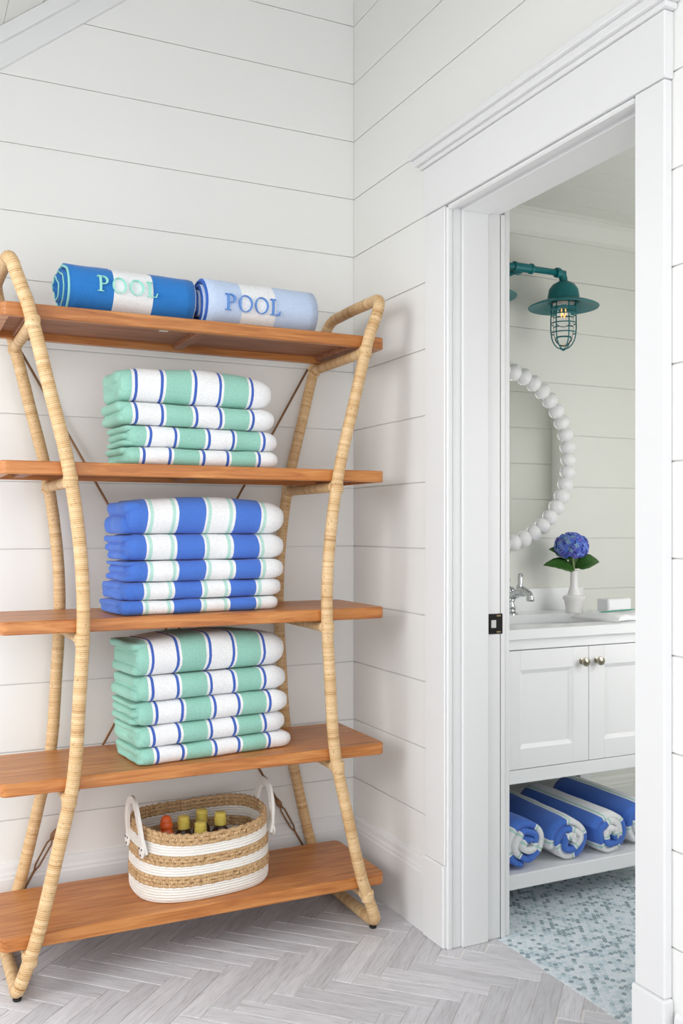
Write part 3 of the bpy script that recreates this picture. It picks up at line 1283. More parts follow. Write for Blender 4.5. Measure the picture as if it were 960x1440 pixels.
pool_towel('royal blue and white rolled towel with aqua POOL lettering on the top shelf', (-1.018, -0.298, SHZ[0] + 0.0005), math.radians(4.0),
           0.345, 0.082, 0.92, M_TPOOL1, M_TPOOL1, M_AQUA, M_THREAD1, 0.068, 0.080, 0.043, 0.165, 3.0, 2, True)
pool_towel('pale sky blue and white rolled towel with blue POOL lettering on the top shelf', (-0.636, -0.287, SHZ[0] + 0.0005), math.radians(3.0),
           0.345, 0.080, 0.92, M_TPOOL2, M_TREV, M_BIND2, M_THREAD2, 0.048, 0.070, 0.047, 0.172, 3.6, 7, False)

# ------------------------------------------------------------------ basket with bottles
M_ROPE, N_, L_, B_ = new_mat('white_cotton_rope', lin(240, 236, 229), 0.9)
noise_bump(M_ROPE, 260, 0.5, 0.002, 'Object', 2)
M_GRASS, N_, L_, B_ = new_mat('braided_seagrass', lin(190, 150, 104), 0.8)
uvn = N_.new('ShaderNodeUVMap')
mp = N_.new('ShaderNodeMapping')
mp.inputs['Scale'].default_value = (3, 190, 1)
L_.new(uvn.outputs[0], mp.inputs['Vector'])
nz = N_.new('ShaderNodeTexNoise')
nz.inputs['Scale'].default_value = 1.0
nz.inputs['Detail'].default_value = 4
nz.inputs['Distortion'].default_value = 1.5
L_.new(mp.outputs[0], nz.inputs['Vector'])
rg = ramp(N_, L_, nz.outputs['Fac'], [(0.25, lin(112, 78, 46)), (0.45, lin(196, 156, 110)), (0.68, lin(234, 204, 160))])
L_.new(rg.outputs[0], B_.inputs['Base Color'])
bp = N_.new('ShaderNodeBump')
bp.inputs['Strength'].default_value = 0.7
bp.inputs['Distance'].default_value = 0.004
L_.new(nz.outputs['Fac'], bp.inputs['Height'])
L_.new(bp.outputs[0], B_.inputs['Normal'])

basket = thing('storage_basket', 'oval white rope and seagrass striped basket with loop handles on the bottom shelf', 'basket',
               (-0.622, -0.235, SHZ[4] + 0.0005), math.radians(5.0))
BA, BBh = 0.198, 0.140          # half length, half width


def oval(t, k=1.0, e=2.7):
    c, s_ = math.cos(t), math.sin(t)
    return (k * BA * math.copysign(abs(c) ** (2 / e), c), (k * BA - (BA - BBh)) * math.copysign(abs(s_) ** (2 / e), s_))


def wall_k(f):      # footprint scale by height fraction
    if f < 0.12:
        return 0.93 + 0.07 * math.sqrt(max(0.0, 1 - (1 - f / 0.12) ** 2))
    return 1.0 - 0.035 * max(0, (f - 0.45) / 0.55)


def rim_h(t):
    return 0.198 + 0.012 * abs(math.cos(t)) ** 2 + 0.008 * math.sin(t) - 0.006 * (math.sin(t) < 0) * abs(math.sin(t))


NB = 96
bands = [('rope_band', 0.0, 0.235, 6), ('seagrass_band', 0.235, 0.390, 3), ('rope_band', 0.390, 0.535, 4),
         ('seagrass_band', 0.535, 0.680, 3), ('rope_band', 0.680, 0.835, 4), ('seagrass_band', 0.835, 1.0, 3)]
for (nm, f0, f1, nc) in bands:
    m = MB()
    grass = nm == 'seagrass_band'
    for c in range(nc):
        f_ = f0 + (f1 - f0) * (c + 0.5) / nc
        rc = (f1 - f0) * 0.2 / nc / 2 * 1.10
        pts, rad = [], []
        NN = NB * (3 if grass else 1)
        for k in range(NN):
            t = 2 * PI * k / NN
            x_, y_ = oval(t, wall_k(f_))
            h = rim_h(t) * f_
            if grass:
                h += 0.0016 * math.sin(k * 2 * PI / 6 + c * PI)
            pts.append((x_, y_, max(h, rc)))
            rad.append(rc * ((1.06 + 0.14 * math.sin(k * 2 * PI / 3 + c * 2.1)) if grass else 1.0))
        m.tube(pts, rad, 8, closed=True, up=(0, 0, 1))
    m.build(nm, M_GRASS if grass else M_ROPE, basket, True)
m = MB()
pts = [oval(2 * PI * k / NB, 0.93) for k in range(NB)]
m.add([(p[0], p[1], 0.001) for p in pts] + [(p[0], p[1], 0.008) for p in pts],
      [tuple(range(NB))[::-1], tuple(range(NB, 2 * NB))] + [(k, (k + 1) % NB, NB + (k + 1) % NB, NB + k) for k in range(NB)])
m.build('basket_base', M_ROPE, basket)
M_RIVET = new_mat('dark_rivet', lin(58, 60, 66), 0.35, 0.7)[0]
for sg in (-1, 1):
    # strap loop: up from the front of the end, over and down to its back
    xe = sg * BA * 0.985
    strap = []
    ctl = [(xe * 0.98 + 0.0, -0.062, 0.135), (xe * 1.02, -0.060, 0.168), (xe * 1.05, -0.052, 0.215), (xe * 1.06, -0.030, 0.258),
           (xe * 1.055, 0.000, 0.272), (xe * 1.06, 0.030, 0.258), (xe * 1.05, 0.052, 0.215), (xe * 1.02, 0.060, 0.168), (xe * 0.98, 0.062, 0.135)]
    C = catmull(ctl, 0.008)
    C = [Vector((p.x, p.y - 0.012, p.z)) for p in C]
    mh = MB()
    hw, ht = 0.0115, 0.0042
    V = []
    for i, p in enumerate(C):
        t = (C[min(i + 1, len(C) - 1)] - C[max(i - 1, 0)]).normalized()
        side = Vector((1, 0, 0))
        side = (side - t * side.dot(t)).normalized()
        nn = t.cross(side)
        w = hw * (1.35 if i < 5 or i > len(C) - 6 else 1.0)
        for (a, c) in ((-1, -1), (1, -1), (1, 1), (-1, 1)):
            # the loop is worn flat against the basket end: width along y-ish tangent, thickness along x
            V.append(p + nn * a * w * 0.95 + side * c * ht)
    F = [(0, 1, 2, 3), tuple(len(V) - 4 + k for k in (3, 2, 1, 0))]
    for i in range(len(C) - 1):
        for k in range(4):
            F.append((i * 4 + k, i * 4 + (k + 1) % 4, i * 4 + 4 + (k + 1) % 4, i * 4 + 4 + k))
    mh.add(V, F)
    hd = mh.build('handle', M_ROPE, basket, auto=50)
    for ysg in (-1, 1):
        # riveted tab
        cy = ysg * 0.062 - 0.012
        tab = MB()
        R_ = Matrix.Translation((xe * 1.0 + sg * 0.004, cy, 0.142)) @ Matrix.Rotation(sg * PI / 2, 4, 'Y')
        tab.lathe([(0.0185, 0), (0.0185, 0.004), (0.016, 0.0055), (0.0, 0.0055)], 14, M=R_)
        tab.build('tab', M_ROPE, hd, auto=40)
        for (dy_, dz_) in ((-0.009, 0.008), (0.009, 0.008), (0.0, -0.009)):
            rv = MB()
            R_ = Matrix.Translation((xe * 1.0 + sg * 0.009, cy + dy_, 0.142 + dz_)) @ Matrix.Rotation(sg * PI / 2, 4, 'Y')
            rv.lathe([(0.0036, 0), (0.0034, 0.0015), (0.002, 0.0022), (0.0, 0.0024)], 8, M=R_)
            rv.build('rivet', M_RIVET, hd)

M_BROWNB = new_mat('dark_brown_plastic', lin(62, 36, 22), 0.25)[0]
M_YCAP = new_mat('yellow_cap_plastic', lin(230, 208, 100), 0.4)[0]
M_OCAP = new_mat('orange_plastic', lin(222, 92, 24), 0.35)[0]
M_BLAB = new_mat('bottle_label', lin(196, 150, 70), 0.5)[0]


def bottle(label, x_, y_, H, orange):
    t = thing('lotion_bottle', label, 'bottle', (x_, y_, SHZ[4] + 0.0092), 0, 'bottles in the basket')
    r = 0.026
    bm_, cm_ = (M_OCAP, M_OCAP) if orange else (M_BROWNB, M_YCAP)
    m_ = MB()
    hb = H - 0.030
    m_.lathe([(0.0, 0), (r * 0.94, 0), (r, 0.004), (r, hb * 0.80), (r * 0.93, hb * 0.90), (r * 0.6, hb * 0.985), (r * 0.55, hb)], 20)
    m_.build('body', bm_, t, auto=40)
    m_ = MB()
    if orange:
        m_.lathe([(0.0165, hb + .0003), (0.019, hb + 0.003), (0.019, hb + 0.012), (0.0165, hb + 0.016), (0.0165, hb + 0.020), (0.0150, hb + 0.028), (0.009, hb + 0.036), (0.0, hb + 0.038)], 20)
    else:
        m_.lathe([(0.0150, hb + .0003), (0.0180, hb + 0.002), (0.0178, hb + 0.022), (0.0160, hb + 0.0225), (0.0160, hb + 0.026), (0.0172, hb + 0.027), (0.0165, hb + 0.036), (0.013, hb + 0.0385), (0.0, hb + 0.039)], 20)
    m_.build('cap', cm_, t, auto=40)
    m_ = MB()
    m_.lathe([(r + 0.0004, hb * 0.25), (r + 0.0006, hb * 0.26), (r + 0.0006, hb * 0.72), (r + 0.0004, hb * 0.73)], 20, caps=False)
    m_.build('label_band', M_BLAB, t, True)


bottle('orange bottle with orange cap inside the striped basket', -0.722, -0.235, 0.190, True)
bottle('brown bottle with yellow cap next to the orange bottle', -0.668, -0.225, 0.178, False)
bottle('brown bottle with yellow cap closest to the basket front', -0.632, -0.278, 0.170, False)
bottle('brown bottle with yellow cap furthest back in the basket', -0.600, -0.185, 0.178, False)
bottle('brown bottle with yellow cap at the right end of the row', -0.558, -0.235, 0.178, False)

# ------------------------------------------------------------------ bathroom vanity
VX0, VX1, VC = 0.200, 0.985, 0.580
VY = -0.530
CT = 0.887
van = thing('bathroom_vanity', 'white two door bathroom vanity with an open bottom shelf', 'vanity')


def vpart(name, boxes, mat=M_CAB, bev=0.0015, parent=van):
    m = MB()
    for a_, b_ in boxes:
        m.box(a_, b_, bev)
    return m.build(name, mat, parent)


for x0 in (VX0 + 0.012, VX1 - 0.030):
    vpart('side_panel', [((x0, VY + 0.022, 0.412), (x0 + 0.018, -0.026, 0.855))])
vpart('back_panel', [((VX0 + 0.031, -0.040, 0.412), (VX1 - 0.031, -0.026, 0.855))])
vpart('cabinet_floor', [((VX0 + 0.031, VY + 0.022, 0.412), (VX1 - 0.031, -0.041, 0.430))])
vpart('top_rail', [((VX0 + 0.012, VY, 0.822), (VX1 - 0.012, VY + 0.021, 0.855))])
vpart('bottom_rail', [((VX0 + 0.012, VY, 0.409), (VX1 - 0.012, VY + 0.021, 0.451))])
for x0 in (VX0 + 0.012, VX1 - 0.062):
    for (y0, y1) in ((VY, VY + 0.05), (-0.076, -0.026)):
        vpart('leg', [((x0, y0, 0.0), (x0 + 0.05, y1, 0.408))])
vpart('bottom_shelf', [((VX0 + 0.010, VY - 0.004, 0.085), (VX1 - 0.010, -0.026, 0.131))], bev=0.002)
DX0 = VX0 + 0.050
for (x0, x1, kx) in ((DX0, VC - 0.0012, VC - 0.030), (VC + 0.0012, 2 * VC - DX0, VC + 0.030)):
    z0, z1, fr = 0.4535, 0.8195, 0.062
    d_ = vpart('door', [((x0 + fr - 0.001, VY + 0.009, z0 + fr - 0.001), (x1 - fr + 0.001, VY + 0.018, z1 - fr + 0.001))], bev=0.0)
    vpart('stile', [((x0, VY - 0.001, z0), (x0 + fr, VY + 0.019, z1))], parent=d_, bev=0.001)
    vpart('stile', [((x1 - fr, VY - 0.001, z0), (x1, VY + 0.019, z1))], parent=d_, bev=0.001)
    vpart('rail', [((x0 + fr, VY - 0.001, z0), (x1 - fr, VY + 0.019, z0 + fr))], parent=d_, bev=0.001)
    vpart('rail', [((x0 + fr, VY - 0.001, z1 - fr), (x1 - fr, VY + 0.019, z1))], parent=d_, bev=0.001)
    # sloped moulding round the recessed panel
    m = MB()
    e0, e1 = fr, fr + 0.012
    A = [(x0 + e0, z0 + e0), (x1 - e0, z0 + e0), (x1 - e0, z1 - e0), (x0 + e0, z1 - e0)]
    Bq = [(x0 + e1, z0 + e1), (x1 - e1, z0 + e1), (x1 - e1, z1 - e1), (x0 + e1, z1 - e1)]
    m.add([(p[0], VY + 0.001, p[1]) for p in A] + [(p[0], VY + 0.0085, p[1]) for p in Bq], [(k, (k + 1) % 4, 4 + (k + 1) % 4, 4 + k) for k in range(4)])
    m.build('panel_moulding', M_CAB, d_)
    m = MB()
    R_ = Matrix.Translation((kx, VY - 0.0012, 0.773)) @ Matrix.Rotation(PI / 2, 4, 'X')
    m.lathe([(0.010, 0.0), (0.010, 0.003), (0.006, 0.005), (0.0055, 0.012), (0.012, 0.016), (0.0145, 0.021), (0.0135, 0.026), (0.008, 0.029), (0.0, 0.030)], 20, M=R_)
    m.build('knob', new_mat('brushed_nickel', lin(176, 168, 150), 0.25, 1.0)[0], d_, auto=40)

# counter with an oval undermount basin
M_QUARTZ = paint('white_quartz', lin(240, 241, 242), 0.2)
M_CERAM = new_mat('white_ceramic', lin(240, 241, 243), 0.12)[0]
top = thing('vanity_counter', 'white stone vanity counter with an inset basin and backsplash', 'counter')
m = MB()
NN = 64
cx_, cy_, rx_, ry_ = VC, -0.305, 0.235, 0.150
X0, X1, Y0, Y1, Z0, Z1 = VX0 - 0.004, VX1, VY - 0.018, -0.021, 0.8565, CT
outer, inner = [], []
for k in range(NN):
    t = 2 * PI * (k + 0.5) / NN
    c, s_ = math.cos(t), math.sin(t)
    e = 3.2
    inner.append((cx_ + rx_ * math.copysign(abs(c) ** (2 / e), c), cy_ + ry_ * math.copysign(abs(s_) ** (2 / e), s_)))
    q = max(abs(c), abs(s_))
    hx = (X1 - cx_) if c > 0 else (cx_ - X0)
    hy = (Y1 - cy_) if s_ > 0 else (cy_ - Y0)
    outer.append((cx_ + c / q * hx, cy_ + s_ / q * hy))
# snap the ring to the exact corners
for (qx, qy) in ((X0, Y0), (X1, Y0), (X1, Y1), (X0, Y1)):
    i = min(range(NN), key=lambda k: (outer[k][0] - qx) ** 2 + (outer[k][1] - qy) ** 2)
    outer[i] = (qx, qy)
V = [(p[0], p[1], Z1) for p in outer] + [(p[0], p[1], Z1) for p in inner] + [(p[0], p[1], Z0) for p in outer] + [(p[0], p[1], Z0) for p in inner]
F = []
for k in range(NN):
    j = (k + 1) % NN
    F += [(k, j, NN + j, NN + k), (NN + k, NN + j, 3 * NN + j, 3 * NN + k), (3 * NN + k, 3 * NN + j, 2 * NN + j, 2 * NN + k), (2 * NN + k, 2 * NN + j, j, k)]
m.add(V, F)
m.build('counter_slab', M_QUARTZ, top)
m = MB()
V, F = [], []
lev = [(1.02, Z0 + 0.001), (1.0, Z0 - 0.02), (0.95, Z0 - 0.07), (0.85, Z0 - 0.105), (0.55, Z0 - 0.120), (0.08, Z0 - 0.124)]
for (k_, zz) in lev:
    for p in inner:
        V.append((cx_ + (p[0] - cx_) * k_, cy_ + (p[1] - cy_) * k_, zz))
for i in range(len(lev) - 1):
    for k in range(NN):
        j = (k + 1) % NN
        F.append((i * NN + k, i * NN + j, (i + 1) * NN + j, (i + 1) * NN + k))
F.append(tuple((len(lev) - 1) * NN + k for k in range(NN)))
m.add(V, F)
m.build('basin', M_CERAM, top, True, fix=False)
m = MB()
m.box((VX0 - 0.004, -0.0205, CT - 0.03), (VX1, -0.001, 0.970), 0.002)
m.build('backsplash', M_QUARTZ, top)

# faucet
M_CHROME = new_mat('polished_chrome', lin(205, 208, 210), 0.08, 1.0)[0]
fa = thing('faucet', 'chrome single lever faucet standing behind the basin', 'faucet', (0.585, -0.098, CT + 0.0003))
m = MB()
m.lathe([(0.027, 0), (0.027, 0.004), (0.022, 0.008), (0.019, 0.016), (0.0205, 0.022), (0.0165, 0.030), (0.0145, 0.044)], 24)
m.build('base', M_CHROME, fa, auto=35)
m = MB()
m.lathe([(0.0145, 0.044), (0.019, 0.050), (0.019, 0.056), (0.017, 0.060), (0.0185, 0.080), (0.016, 0.092), (0.010, 0.098), (0.0, 0.100)], 24)
m.build('body', M_CHROME, fa, auto=35)
m = MB()
C = catmull([(0, 0, 0.066), (0, -0.030, 0.072), (0, -0.062, 0.084), (0, -0.095, 0.084), (0, -0.114, 0.074), (0, -0.118, 0.060)], 0.006)
m.tube(C, [0.0165 - 0.004 * (i / len(C)) + (0.004 if 0.45 < i / len(C) < 0.62 else 0) for i in range(len(C))], 16)
m.lathe([(0.0125, 0.054), (0.014, 0.056), (0.014, 0.066), (0.0125, 0.068)], 16, (0, -0.118, 0))
m.build('spout', M_CHROME, fa, auto=45)
m = MB()
m.tube([(0, -0.055, 0.092), (0, -0.055, 0.104), (0.002, -0.056, 0.108), (0.003, -0.058, 0.145), (0.003, -0.059, 0.149)], [0.013, 0.011, 0.0085, 0.0105, 0.007], 16)
m.build('lever', M_CHROME, fa, auto=45)
m = MB()
m.lathe([(0.003, 0.090), (0.003, 0.112), (0.007, 0.116), (0.0085, 0.122), (0.006, 0.130), (0.0, 0.132)], 14, (0, 0.012, 0))
m.build('lift_knob', M_CHROME, fa, auto=35)

# milk glass vase and hydrangea
M_MILK = new_mat('white_milk_glass', lin(236, 234, 234), 0.25)[0]
VXp, VYp = 0.833, -0.150
m = MB()
m.lathe([(0.0, 0), (0.030, 0), (0.031, 0.003), (0.031, 0.010), (0.032, 0.020), (0.035, 0.042), (0.0405, 0.050), (0.0410, 0.058), (0.038, 0.062),
         (0.026, 0.0645), (0.0235, 0.069), (0.019, 0.084), (0.0145, 0.098), (0.0140, 0.150), (0.0165, 0.154), (0.0140, 0.154), (0.011, 0.140), (0.0, 0.10)], 28)
vase = m.build('bud_vase', M_MILK, None, auto=40, loc=(VXp, VYp, CT + 0.0003))
tag(vase, 'white milk glass bud vase with flared base on the vanity', 'vase')
M_STEM = new_mat('green_stem', lin(120, 140, 84), 0.5)[0]
M_LEAF, N_, L_, B_ = new_mat('dark_green_leaf', lin(40, 84, 26), 0.4)
uvn = N_.new('ShaderNodeUVMap')
wv = N_.new('ShaderNodeTexWave')
wv.inputs['Scale'].default_value = 2.2
wv.inputs['Distortion'].default_value = 1.0
L_.new(uvn.outputs[0], wv.inputs['Vector'])
rg = ramp(N_, L_, wv.outputs['Fac'], [(0.0, lin(28, 66, 20)), (0.7, lin(48, 94, 30)), (1.0, lin(70, 116, 44))])
L_.new(rg.outputs[0], B_.inputs['Base Color'])
M_PETAL, N_, L_, B_ = new_mat('hydrangea_petal', (1, 1, 1, 1), 0.6)
at = N_.new('ShaderNodeAttribute')
at.attribute_name = 'tint'
L_.new(at.outputs['Color'], B_.inputs['Base Color'])
hy = thing('hydrangea_flower', 'blue hydrangea bloom with dark green leaves standing in the bud vase', 'flower', (VXp, VYp, CT + 0.155))
m = MB()
m.tube([(0, 0, -0.040), (-0.001, 0, 0.0), (-0.006, -0.002, 0.035), (-0.014, -0.004, 0.075)], 0.0042, 8)
m.build('stem', M_STEM, hy, True)
fr_ = random.Random(4)
m = MB()
HC = Vector((-0.016, -0.004, 0.088))
NF = 230
pal = [lin(76, 96, 196), lin(92, 120, 214), lin(64, 82, 178), lin(112, 140, 222), lin(98, 92, 188), lin(70, 108, 206)]
for i in range(NF):
    zf = 1 - 1.75 * (i + 0.5) / NF
    rf = math.sqrt(max(0, 1 - zf * zf))
    an = i * 2.39996
    d_ = Vector((rf * math.cos(an), rf * math.sin(an), zf))
    c = HC + Vector((d_.x * 0.060, d_.y * 0.060, d_.z * 0.050)) * fr_.uniform(0.93, 1.06)
    t1 = d_.orthogonal().normalized()
    t1 = (Matrix.Rotation(fr_.uniform(0, 6.28), 3, d_) @ t1)
    t2 = d_.cross(t1)
    colr = fr_.choice(pal)
    if d_.x < -0.3 and fr_.random() < 0.22:
        colr = lin(118, 150, 186)
    s_ = fr_.uniform(0.0075, 0.0098)
    for k in range(4):
        a = k * PI / 2
        e1 = t1 * math.cos(a) + t2 * math.sin(a)
        e2 = t2 * math.cos(a) - t1 * math.sin(a)
        P = [c, c + e1 * s_ * 0.5 - e2 * s_ * 0.45 + d_ * 0.002, c + e1 * s_ * 1.05 - e2 * s_ * 0.25 + d_ * 0.001,
             c + e1 * s_ * 1.05 + e2 * s_ * 0.25 + d_ * 0.001, c + e1 * s_ * 0.5 + e2 * s_ * 0.45 + d_ * 0.002]
        P2 = [p - d_ * 0.0012 for p in P]
        m.add(P + P2, [(0, 1, 2, 3, 4), (9, 8, 7, 6, 5)] + [(k2, 5 + k2, 5 + (k2 + 1) % 5, (k2 + 1) % 5) for k2 in range(5)], None, colr)
    m.add([c + d_ * 0.003 + t1 * 0.0016, c + d_ * 0.003 - t1 * 0.0008 + t2 * 0.0014, c + d_ * 0.003 - t1 * 0.0008 - t2 * 0.0014, c - d_ * 0.001],
          [(0, 1, 2), (0, 1, 3), (1, 2, 3), (2, 0, 3)], None, lin(176, 186, 216))
fh = m.build('flower_head', M_PETAL, hy)
fh['kind'] = 'stuff'
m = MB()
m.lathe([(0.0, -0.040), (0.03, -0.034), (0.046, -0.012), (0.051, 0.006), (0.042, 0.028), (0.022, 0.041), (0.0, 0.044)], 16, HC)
m.build('flower_core', new_mat('shaded_blue_petals', lin(58, 72, 150), 0.8)[0], hy, True)  # core colour darkened as painted shade deep among the florets


def leaf(P0, dirv, upv, Ln, Wd, droop):
    m = MB()
    dirv, upv = Vector(dirv).normalized(), Vector(upv).normalized()
    side = dirv.cross(upv).normalized()
    n = 12
    V, U, F = [], [], []
    for thk in (0, 1):
        for i in range(n + 1):
            t = i / n
            w = Wd * math.sin(PI * min(1, t ** 0.8)) ** 0.8 * (1 - 0.35 * t) + 0.0008
            c = Vector(P0) + dirv * Ln * t + upv * (0.014 * math.sin(PI * t) - droop * t * t)
            for q in (-1, -0.5, 0, 0.5, 1):
                V.append(c + side * w * q + upv * (abs(q) * 0.007 * math.sin(PI * t) + 0.0008 * thk + 0.0012 * math.sin(t * 30) * abs(q)))
                U.append((t * 3 + abs(q) * 0.5, q))
    S = (n + 1) * 5
    for i in range(n):
        for k in range(4):
            a = i * 5 + k
            F += [(a, a + 1, a + 6, a + 5), (S + a, S + a + 5, S + a + 6, S + a + 1)]
        F += [(i * 5, i * 5 + 5, S + i * 5 + 5, S + i * 5), (i * 5 + 4, S + i * 5 + 4, S + i * 5 + 9, i * 5 + 9)]
    m.add(V, F, U)
    return m.build('leaf', M_LEAF, hy, True)


RT = Vector((0.902, -0.431, 0))
FWD = Vector((0.431, 0.902, 0))
leaf((-0.004, -0.006, 0.004), -RT * 1.0 - FWD * 0.15 + Vector((0, 0, 0.16)), -FWD * 0.75 + Vector((0, 0, 0.75)), 0.120, 0.036, 0.004)
leaf((0.004, -0.006, 0.012), RT * 1.0 - FWD * 0.10 + Vector((0, 0, 0.42)), -FWD * 0.75 + Vector((0, 0, 0.6)), 0.098, 0.036, 0.030)
leaf((-0.012, 0.002, 0.044), -RT * 1.0 + FWD * 0.10 + Vector((0, 0, 0.42)), -FWD * 0.8 + Vector((0, 0, 0.6)), 0.088, 0.030, 0.000)
leaf((0.000, 0.010, 0.006), RT * 0.42 + FWD * 0.15 + Vector((0, 0, 0.9)), -FWD * 0.9 + Vector((0, 0, 0.2)), 0.080, 0.032, 0.010)

# folded hand towel and white box on the counter
M_HAND = towel_mat('white_hand_towel', [(0, T_WHITE)], 1.0)
ht_ = thing('hand_towel', 'small white folded hand towel with green checked edge on the vanity', 'towel', (0.715, -0.505, CT + 0.0005), math.radians(12))
m = MB()
NU = 22
V, U, F = [], [], []
for i in range(NU + 1):
    u = 0.26 * i / NU
    prof = [(0.0, 0.002), (-0.004, 0.010), (0.006, 0.020), (0.05, 0.021), (0.10, 0.020), (0.16, 0.018), (0.19, 0.012), (0.192, 0.004), (0.15, 0.0), (0.02, 0.0)]
    for (yy, zz) in prof:
        e = 1 - 0.55 * max(0, 1 - u / 0.03)
        V.append((u + 0.02 * (zz / 0.02) * max(0, 1 - u / 0.05), yy + vnoise((u, yy, 3), 20, 0.004), max(0.0, zz * e * (1 + vnoise((u, yy, 1), 25, 0.5)))))
n = 10
for i in range(NU):
    F += [(i * n + k, i * n + (k + 1) % n, (i + 1) * n + (k + 1) % n, (i + 1) * n + k) for k in range(n)]
F += [tuple(range(n))[::-1], tuple(NU * n + k for k in range(n))]
m.add(V, F)
m.build('cloth', M_HAND, ht_, True)
m = MB()
for k in range(18):
    x0 = 0.065 + 0.010 * k
    m.tube([(x0, 0.100, 0.0225), (x0 + 0.006, 0.110, 0.0232), (x0 + 0.012, 0.116, 0.0225)], 0.0014, 5)
    m.tube([(x0, 0.116, 0.0225), (x0 + 0.006, 0.108, 0.0232), (x0 + 0.012, 0.100, 0.0225)], 0.0014, 5)
m.build('checked_edge', new_mat('green_thread', lin(72, 172, 144), 0.8)[0], ht_)
m = MB()
slab(m, 0.872, -0.290, 0.982, -0.225, CT + 0.0006, 0.944, 0.010, 0.004)
bx = m.build('ceramic_box', M_CERAM, None)
tag(bx, 'low white ceramic box behind the hand towel at the end of the vanity', 'box')

# ------------------------------------------------------------------ round beaded mirror
MC = Vector((VC, -0.001, 1.461))
mir = thing('round_mirror', 'round mirror with a white beaded frame above the vanity', 'mirror', MC)
m = MB()
RX = Matrix.Rotation(PI / 2, 4, 'X')
m.lathe([(0.303, 0.001), (0.303, 0.027), (0.0, 0.027)], 72, M=RX)
M_MIRROR = new_mat('mirror_glass', (0.92, 0.93, 0.92, 1), 0.02, 1.0)[0]
m.build('mirror_glass', M_MIRROR, mir)
m = MB()
m.lathe([(0.3035, 0.001), (0.345, 0.001), (0.345, 0.016), (0.320, 0.026), (0.3035, 0.0268)], 72, M=RX, caps=False)
m.build('frame_ring', M_TRIM, mir, auto=40)
bd = MB()
bd.lathe([(0.0, -1.0), (0.38, -0.92), (0.70, -0.71), (0.92, -0.38), (1.0, 0), (0.92, 0.38), (0.70, 0.71), (0.38, 0.92), (0.0, 1.0)], 18,
         M=Matrix.Diagonal((0.0325, 0.0270, 0.0275, 1)))
BEADM = bd.mesh('bead', M_TRIM, True)
NBD = 42
for k in range(NBD):
    a = 2 * PI * k / NBD
    inst('bead', BEADM, mir, (math.cos(a) * 0.326, -0.028, math.sin(a) * 0.326), (0, -a, 0))

# ------------------------------------------------------------------ teal pipe light
M_TEAL = new_mat('teal_enamel', lin(0, 108, 112), 0.42)[0]
M_GLASS, N_, L_, B_ = new_mat('clear_jar_glass', (1, 1, 1, 1), 0.02)
B_.inputs['Transmission Weight'].default_value = 1.0
B_.inputs['IOR'].default_value = 1.12
M_BULB, N_, L_, B_ = new_mat('bulb_glass', (1, 1, 1, 1), 0.02)
B_.inputs['Transmission Weight'].default_value = 1.0
B_.inputs['IOR'].default_value = 1.08
M_FIL, N_, L_, B_ = new_mat('glowing_filament', lin(255, 190, 110), 0.5)
B_.inputs['Emission Color'].default_value = lin(255, 170, 90)
B_.inputs['Emission Strength'].default_value = 1.2
YS = -0.180
sc_ = thing('wall_light', 'teal two shade pipe light with caged jars above the mirror', 'light', (VC, 0, 2.122))
m = MB()
m.lathe([(0.055, 0.0005), (0.055, 0.012), (0.048, 0.018), (0.020, 0.022), (0.018, 0.03)], 28, M=RX)
m.build('wall_plate', M_TEAL, sc_, auto=40)
m = MB()
m.tube([(0, -0.02, 0), (0, YS + 0.02, 0)], 0.0115, 14)
m.build('arm', M_TEAL, sc_, True)
m = MB()
m.tube([(-0.185, YS, 0), (0.185, YS, 0)], 0.0115, 14)
m.build('cross_pipe', M_TEAL, sc_, True)
m = MB()
m.tube([(-0.040, YS, 0), (-0.040, YS, 0), (-0.032, YS, 0), (-0.031, YS, 0), (0.031, YS, 0), (0.032, YS, 0), (0.040, YS, 0), (0.040, YS, 0)],
       [0.0115, 0.0185, 0.0185, 0.0155, 0.0155, 0.0185, 0.0185, 0.0115], 16)
m.tube([(0, YS, 0), (0, YS + 0.022, 0), (0, YS + 0.023, 0), (0, YS + 0.034, 0)], [0.0155, 0.0155, 0.0185, 0.0185], 16)
m.build('tee_joint', M_TEAL, sc_, auto=45)
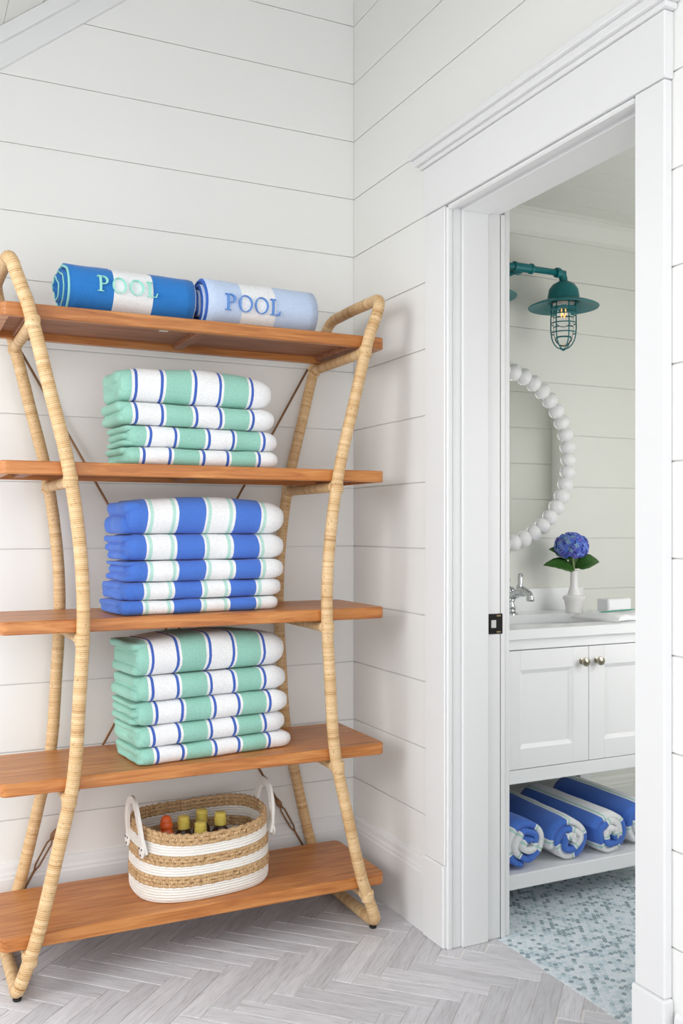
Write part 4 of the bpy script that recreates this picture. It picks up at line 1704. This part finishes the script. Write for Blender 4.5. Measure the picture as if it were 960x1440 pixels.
for sg in (-1, 1):
    xs = sg * 0.180
    m = MB()
    C = arc((xs - sg * 0.024, YS, 0), (xs, YS, 0), (xs, YS, -0.030), 8)
    m.tube(C, 0.0150, 14)
    m.tube([(xs - sg * 0.034, YS, 0), (xs - sg * 0.026, YS, 0), (xs - sg * 0.020, YS, 0)], [0.0175, 0.0185, 0.0175], 14)
    m.build('elbow', M_TEAL, sc_, auto=45)
    m = MB()
    sp = [(0.013, -0.026), (0.020, -0.030), (0.040, -0.041), (0.052, -0.058), (0.056, -0.080), (0.058, -0.096), (0.062, -0.098), (0.095, -0.107), (0.122, -0.118), (0.127, -0.122),
          (0.125, -0.125), (0.100, -0.119), (0.062, -0.108), (0.054, -0.102), (0.050, -0.070), (0.030, -0.050), (0.0, -0.046)]
    m.lathe(sp, 40, (xs, YS, 0))
    sh_ = m.build('lamp_shade', M_TEAL, sc_, auto=50)
    m = MB()
    m.lathe([(0.028, -0.090), (0.040, -0.092), (0.040, -0.108), (0.037, -0.110), (0.028, -0.110)], 24, (xs, YS, 0))
    m.build('socket', new_mat('socket_metal', lin(150, 150, 146), 0.3, 0.9)[0], sh_, auto=40)
    m = MB()
    jar = [(0.036, -0.108), (0.037, -0.180), (0.035, -0.222), (0.029, -0.245), (0.016, -0.261), (0.0, -0.266)]
    m.lathe(jar, 28, (xs, YS, 0), caps=False)
    m.lathe([(r_ * 0.93, z_ + 0.002) for r_, z_ in jar][::-1], 28, (xs, YS, 0), caps=False)
    m.build('glass_jar', M_GLASS, sh_, True)
    m = MB()
    m.lathe([(0.010, -0.112), (0.012, -0.125), (0.019, -0.145), (0.023, -0.165), (0.019, -0.184), (0.008, -0.194), (0.0, -0.196)], 20, (xs, YS, 0))
    bl = m.build('bulb', M_BULB, sh_, True)
    m = MB()
    m.tube([(xs - 0.006, YS, -0.130), (xs - 0.008, YS, -0.160), (xs - 0.003, YS, -0.145), (xs + 0.003, YS, -0.162), (xs + 0.008, YS, -0.146), (xs + 0.006, YS, -0.130)], 0.0012, 6)
    m.build('filament', M_FIL, sh_)
    m = MB()
    for k in range(6):
        a = 2 * PI * k / 6 + 0.3
        P = [(xs + math.cos(a) * r_, YS + math.sin(a) * r_, z_) for r_, z_ in ((0.043, -0.106), (0.045, -0.180), (0.044, -0.215), (0.038, -0.245), (0.022, -0.268), (0.002, -0.277))]
        m.tube(catmull(P, 0.012), 0.0022, 6)
    for zr, rr_ in ((-0.128, 0.0445), (-0.150, 0.0450), (-0.182, 0.0458), (-0.216, 0.0450)):
        m.tube([(xs + math.cos(2 * PI * k / 24) * rr_, YS + math.sin(2 * PI * k / 24) * rr_, zr) for k in range(24)], 0.0022, 6, closed=True)
    m.lathe([(0.0, -0.281), (0.006, -0.279), (0.006, -0.273), (0.0, -0.271)], 10, (xs, YS, 0))
    m.build('cage', M_TEAL, sh_, True)

# ------------------------------------------------------------------ rolled towels under the vanity
LAB = ['first blue and white rolled towel beside the doorway, under the vanity', 'second rolled towel from the doorway on the vanity shelf',
       'third rolled towel from the doorway on the vanity shelf, white stripe on top', 'fourth rolled towel from the doorway, deep blue, partly hidden behind the door casing']
for i, (x_, R, lead, sh0, dy) in enumerate(((0.352, 0.088, 0.55, 0.02, 0.0), (0.527, 0.083, 0.9, -0.03, 0.01), (0.690, 0.080, 1.1, 0.04, 0.0), (0.852, 0.082, 0.6, 0.10, 0.02))):
    t = thing('rolled_bath_towel', LAB[i], 'towel', (x_, VY + 0.022 + dy, 0.1316), math.radians((2, -2, 1, 0)[i]), 'rolled towels on the vanity shelf')
    S = spiral(2.6, 0.010, R, 0.022, 0.94, 44, 0.5, 20 + i * 3, lead=-lead * PI)
    m = roll_mesh(S, 0.020, 0.400, 'y', 14, 'arc', 0.018, 30 + i, 0.07)
    m.uv = [(u + sh0, v) for u, v in m.uv]
    low = min(v[2] for v in m.v)
    m.v = [(v[0], v[1], v[2] - low) for v in m.v]
    m.build('towel_sheet', [M_TROLL, M_TROLL], t, True)
